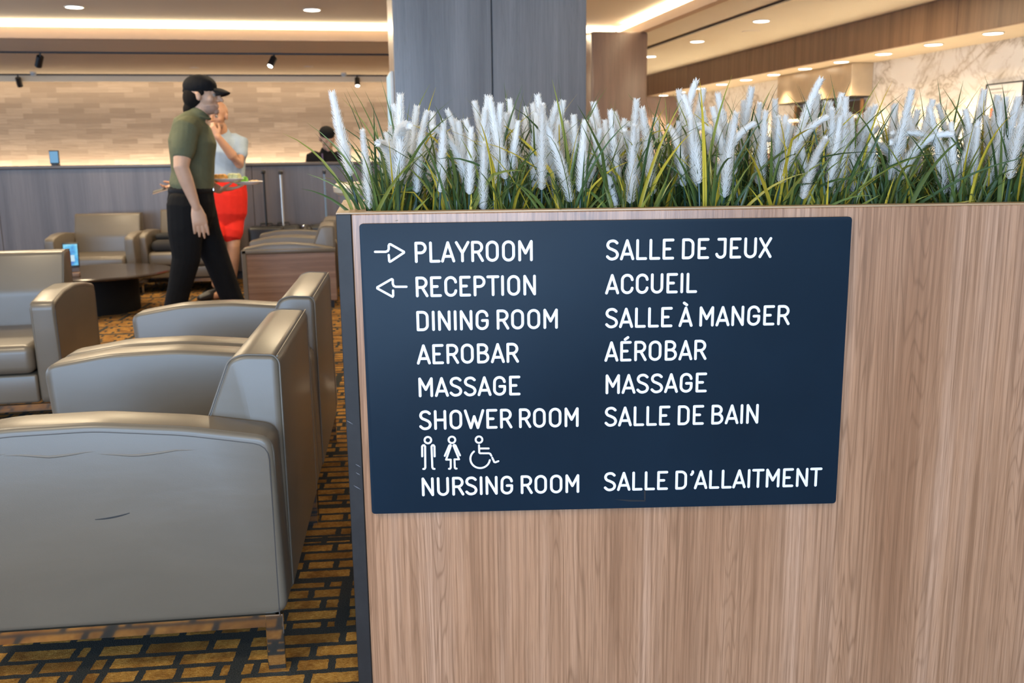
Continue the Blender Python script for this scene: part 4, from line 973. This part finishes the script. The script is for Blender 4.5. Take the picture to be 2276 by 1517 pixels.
toe2 = Vector((K['la'].x + .03, D2 - .20, .03)); toe2r = at(444, 648, 8.42); toe2r.z = .03
for a, t in (('la', toe2), ('ra', toe2r)): g.limb([Vector((K[a].x, K[a].y, .04)), (Vector((K[a].x, K[a].y, .05)) + t) / 2, t], [.036, .036, .026], 12, Z)
obj('body', remesh(g, .006, 3), SKIN['b'], m2, True, base2, 80)
eyes(m2, P2, s2, base2)
shell('shirt', [('limb', ([at(500, 408, D2), K['waist'], at(498, 362, D2), K['chest'], K['up'], at(493, 299, D2)], [(.178, .145), (.175, .15), (.182, .15), (.19, .145), (.150, .112), (.078, .075)], 22, Y_)),
                ('limb', ([at(520, 313, D2), K['ls'], K['ls'].lerp(K['le'], .5)], [.070, .077, .072], 16, Y_)), ('limb', ([at(473, 314, D2), K['rs'], K['rs'].lerp(K['re'], .5)], [.070, .077, .072], 16, Y_))],
      cloth('light_blue_shirt', (.36, .44, .52)), m2, base2)
shell('shorts', [('limb', ([at(500, 404, D2), K['hip'], at(500, 472, D2)], [(.180, .148), (.192, .165), (.19, .16)], 20, Y_)),
                 ('limb', ([K['lh'], at(517, 490, D2), at(515, 517, 8.58)], [(.102, .118), (.100, .112), (.098, .106)], 16, Y_)), ('limb', ([K['rh'], at(482, 490, D2), at(480, 517, 8.53)], [(.102, .118), (.100, .112), (.098, .106)], 16, Y_))],
      cloth('red_shorts', (.68, .028, .018)), m2, base2)
for a, t in (('la', toe2), ('ra', toe2r)):
    shell('shoe', [('limb', ([Vector((K[a].x, K[a].y + .04, .05)), (Vector((K[a].x, K[a].y, .052)) + t) / 2, t], [(.042, .048), (.046, .046), (.038, .03)], 14, Z))], MAT['black'], m2, base2, .009, 3)
shell('beard', [('ball', (P2(0, .032, -.074), (.0515 * s2, .0585 * s2, .040 * s2), 16, 12, mt2))], plain('grey_stubble', (.26, .15, .10), .7), m2, base2, .006, 2)
pc = at(360, 421, 8.29)
pt = thing('smartphone', 'smartphone with a tan case held low by the bald man', 'phone', pc, math.radians(0)); pt.rotation_euler = (math.radians(12), math.radians(-16), 0)
obj('case', G().box(-.078, .078, -.038, .038, -.011, -.002, .004, 2), plain('tan_phone_case', (.45, .30, .19), .5), pt)
obj('screen', G().box(-.076, .076, -.036, .036, -.0018, .003, .001, 1), MAT['black'], pt)

# ---- staff member behind the counter
D3 = 10.75
b3 = at(726, 350, D3); base3 = Vector((b3.x, D3, 0))
m3 = thing('person', 'staff member in black with a black cap, looking down behind the counter', 'person', base3)
S = dict(head=at(727, 308, 10.68), neck=at(726, 337, D3), neckt=at(728, 322, 10.72), up=at(726, 346, D3), chest=at(726, 368, D3), waist=at(726, 405, D3), hip=at(726, 440, D3), ls=at(757, 348, D3), rs=at(694, 348, D3), le=at(764, 400, 10.66), re=at(687, 400, 10.66), lw=at(744, 410, 10.46), rw=at(708, 410, 10.46))
g = G()
g.limb([S['hip'], S['waist'], S['chest'], S['up'], S['neck']], [(.17, .13), (.14, .11), (.16, .12), (.15, .09), (.06, .06)], 18, Y_)
g.limb([S['neck'] - Z * .03, S['neckt']], [.055, .05], 12, Y_)
P3, mt3, s3 = head(g, S['head'], Vector((.22, -1, -.42)), Z, 1.06)
for q_ in 'lr': g.limb([S[q_ + 's'], S[q_ + 'e'], S[q_ + 'w']], [.055, .042, .027], 12, Y_)
hand(g, S['lw'], Vector((-.3, -1, -.1)), -Z, 1, .3); hand(g, S['rw'], Vector((.3, -1, -.1)), -Z, -1, .3)
for sx in (-1, 1):
    hx = S['hip'] + X * sx * .085; g.limb([hx, Vector((hx.x, D3 - .02, .48)), Vector((hx.x, D3, .08))], [.085, .058, .04], 12, Y_)
    g.limb([Vector((hx.x, D3, .045)), Vector((hx.x + sx * .02, D3 - .17, .035))], [.036, .03], 12, Z)
obj('body', remesh(g, .0065, 3), SKIN['c'], m3, True, base3, 80)
eyes(m3, P3, s3, base3, SKIN['c'])
BK3 = cloth('black_uniform', (.010, .009, .010))
shell('jacket', [('limb', ([at(726, 425, D3), S['waist'], S['chest'], S['up'], at(726, 339, D3)], [(.175, .14), (.17, .125), (.215, .135), (.20, .105), (.075, .075)], 20, Y_)),
                 ('limb', ([S['ls'] - X * .03, S['ls'], S['ls'].lerp(S['le'], .5), S['le'], S['lw'] * .7 + S['le'] * .3], [.065, .068, .062, .055, .045], 14, Y_)),
                 ('limb', ([S['rs'] + X * .03, S['rs'], S['rs'].lerp(S['re'], .5), S['re'], S['rw'] * .7 + S['re'] * .3], [.065, .068, .062, .055, .045], 14, Y_))], BK3, m3, base3)
shell('trousers', [('limb', ([at(726, 428, D3), S['hip']], [(.175, .14), (.18, .145)], 18, Y_))] +
      [('limb', ([S['hip'] + X * sx * .085, Vector((S['hip'].x + sx * .085, D3 - .02, .48)), Vector((S['hip'].x + sx * .085, D3, .1))], [.098, .078, .065], 14, Y_)) for sx in (-1, 1)], BK3, m3, base3, .009)
shell('cap', [('ball', (P3(0, -.014, .058), (.080 * s3, .102 * s3, .066 * s3), 18, 12, mt3)), ('limb', ([P3(0, -.09, .035), P3(0, 0, .036), P3(0, .076, .046)], [(.03, .02), (.076, .022), (.05, .018)], 16, Z))], cloth('black_skull_cap', (.009, .009, .010)), m3, base3, .006, 4)
shell('hair', [('ball', (P3(0, -.06, -.02), (.062 * s3, .045 * s3, .06 * s3), 14, 10, mt3)), ('ball', (P3(-.035, -.108, -.030), (.026, .024, .036), 12, 10, mt3))], HAIR, m3, base3, .006, 2)
obj('lanyard', G().tube([at(716, 341, 10.62), at(717, 352, 10.60), at(722, 372, 10.60)], [(.007, .002)] * 3, 6, Y_), plain('purple_lanyard', (.10, .06, .14), .6), m3, True, base3)
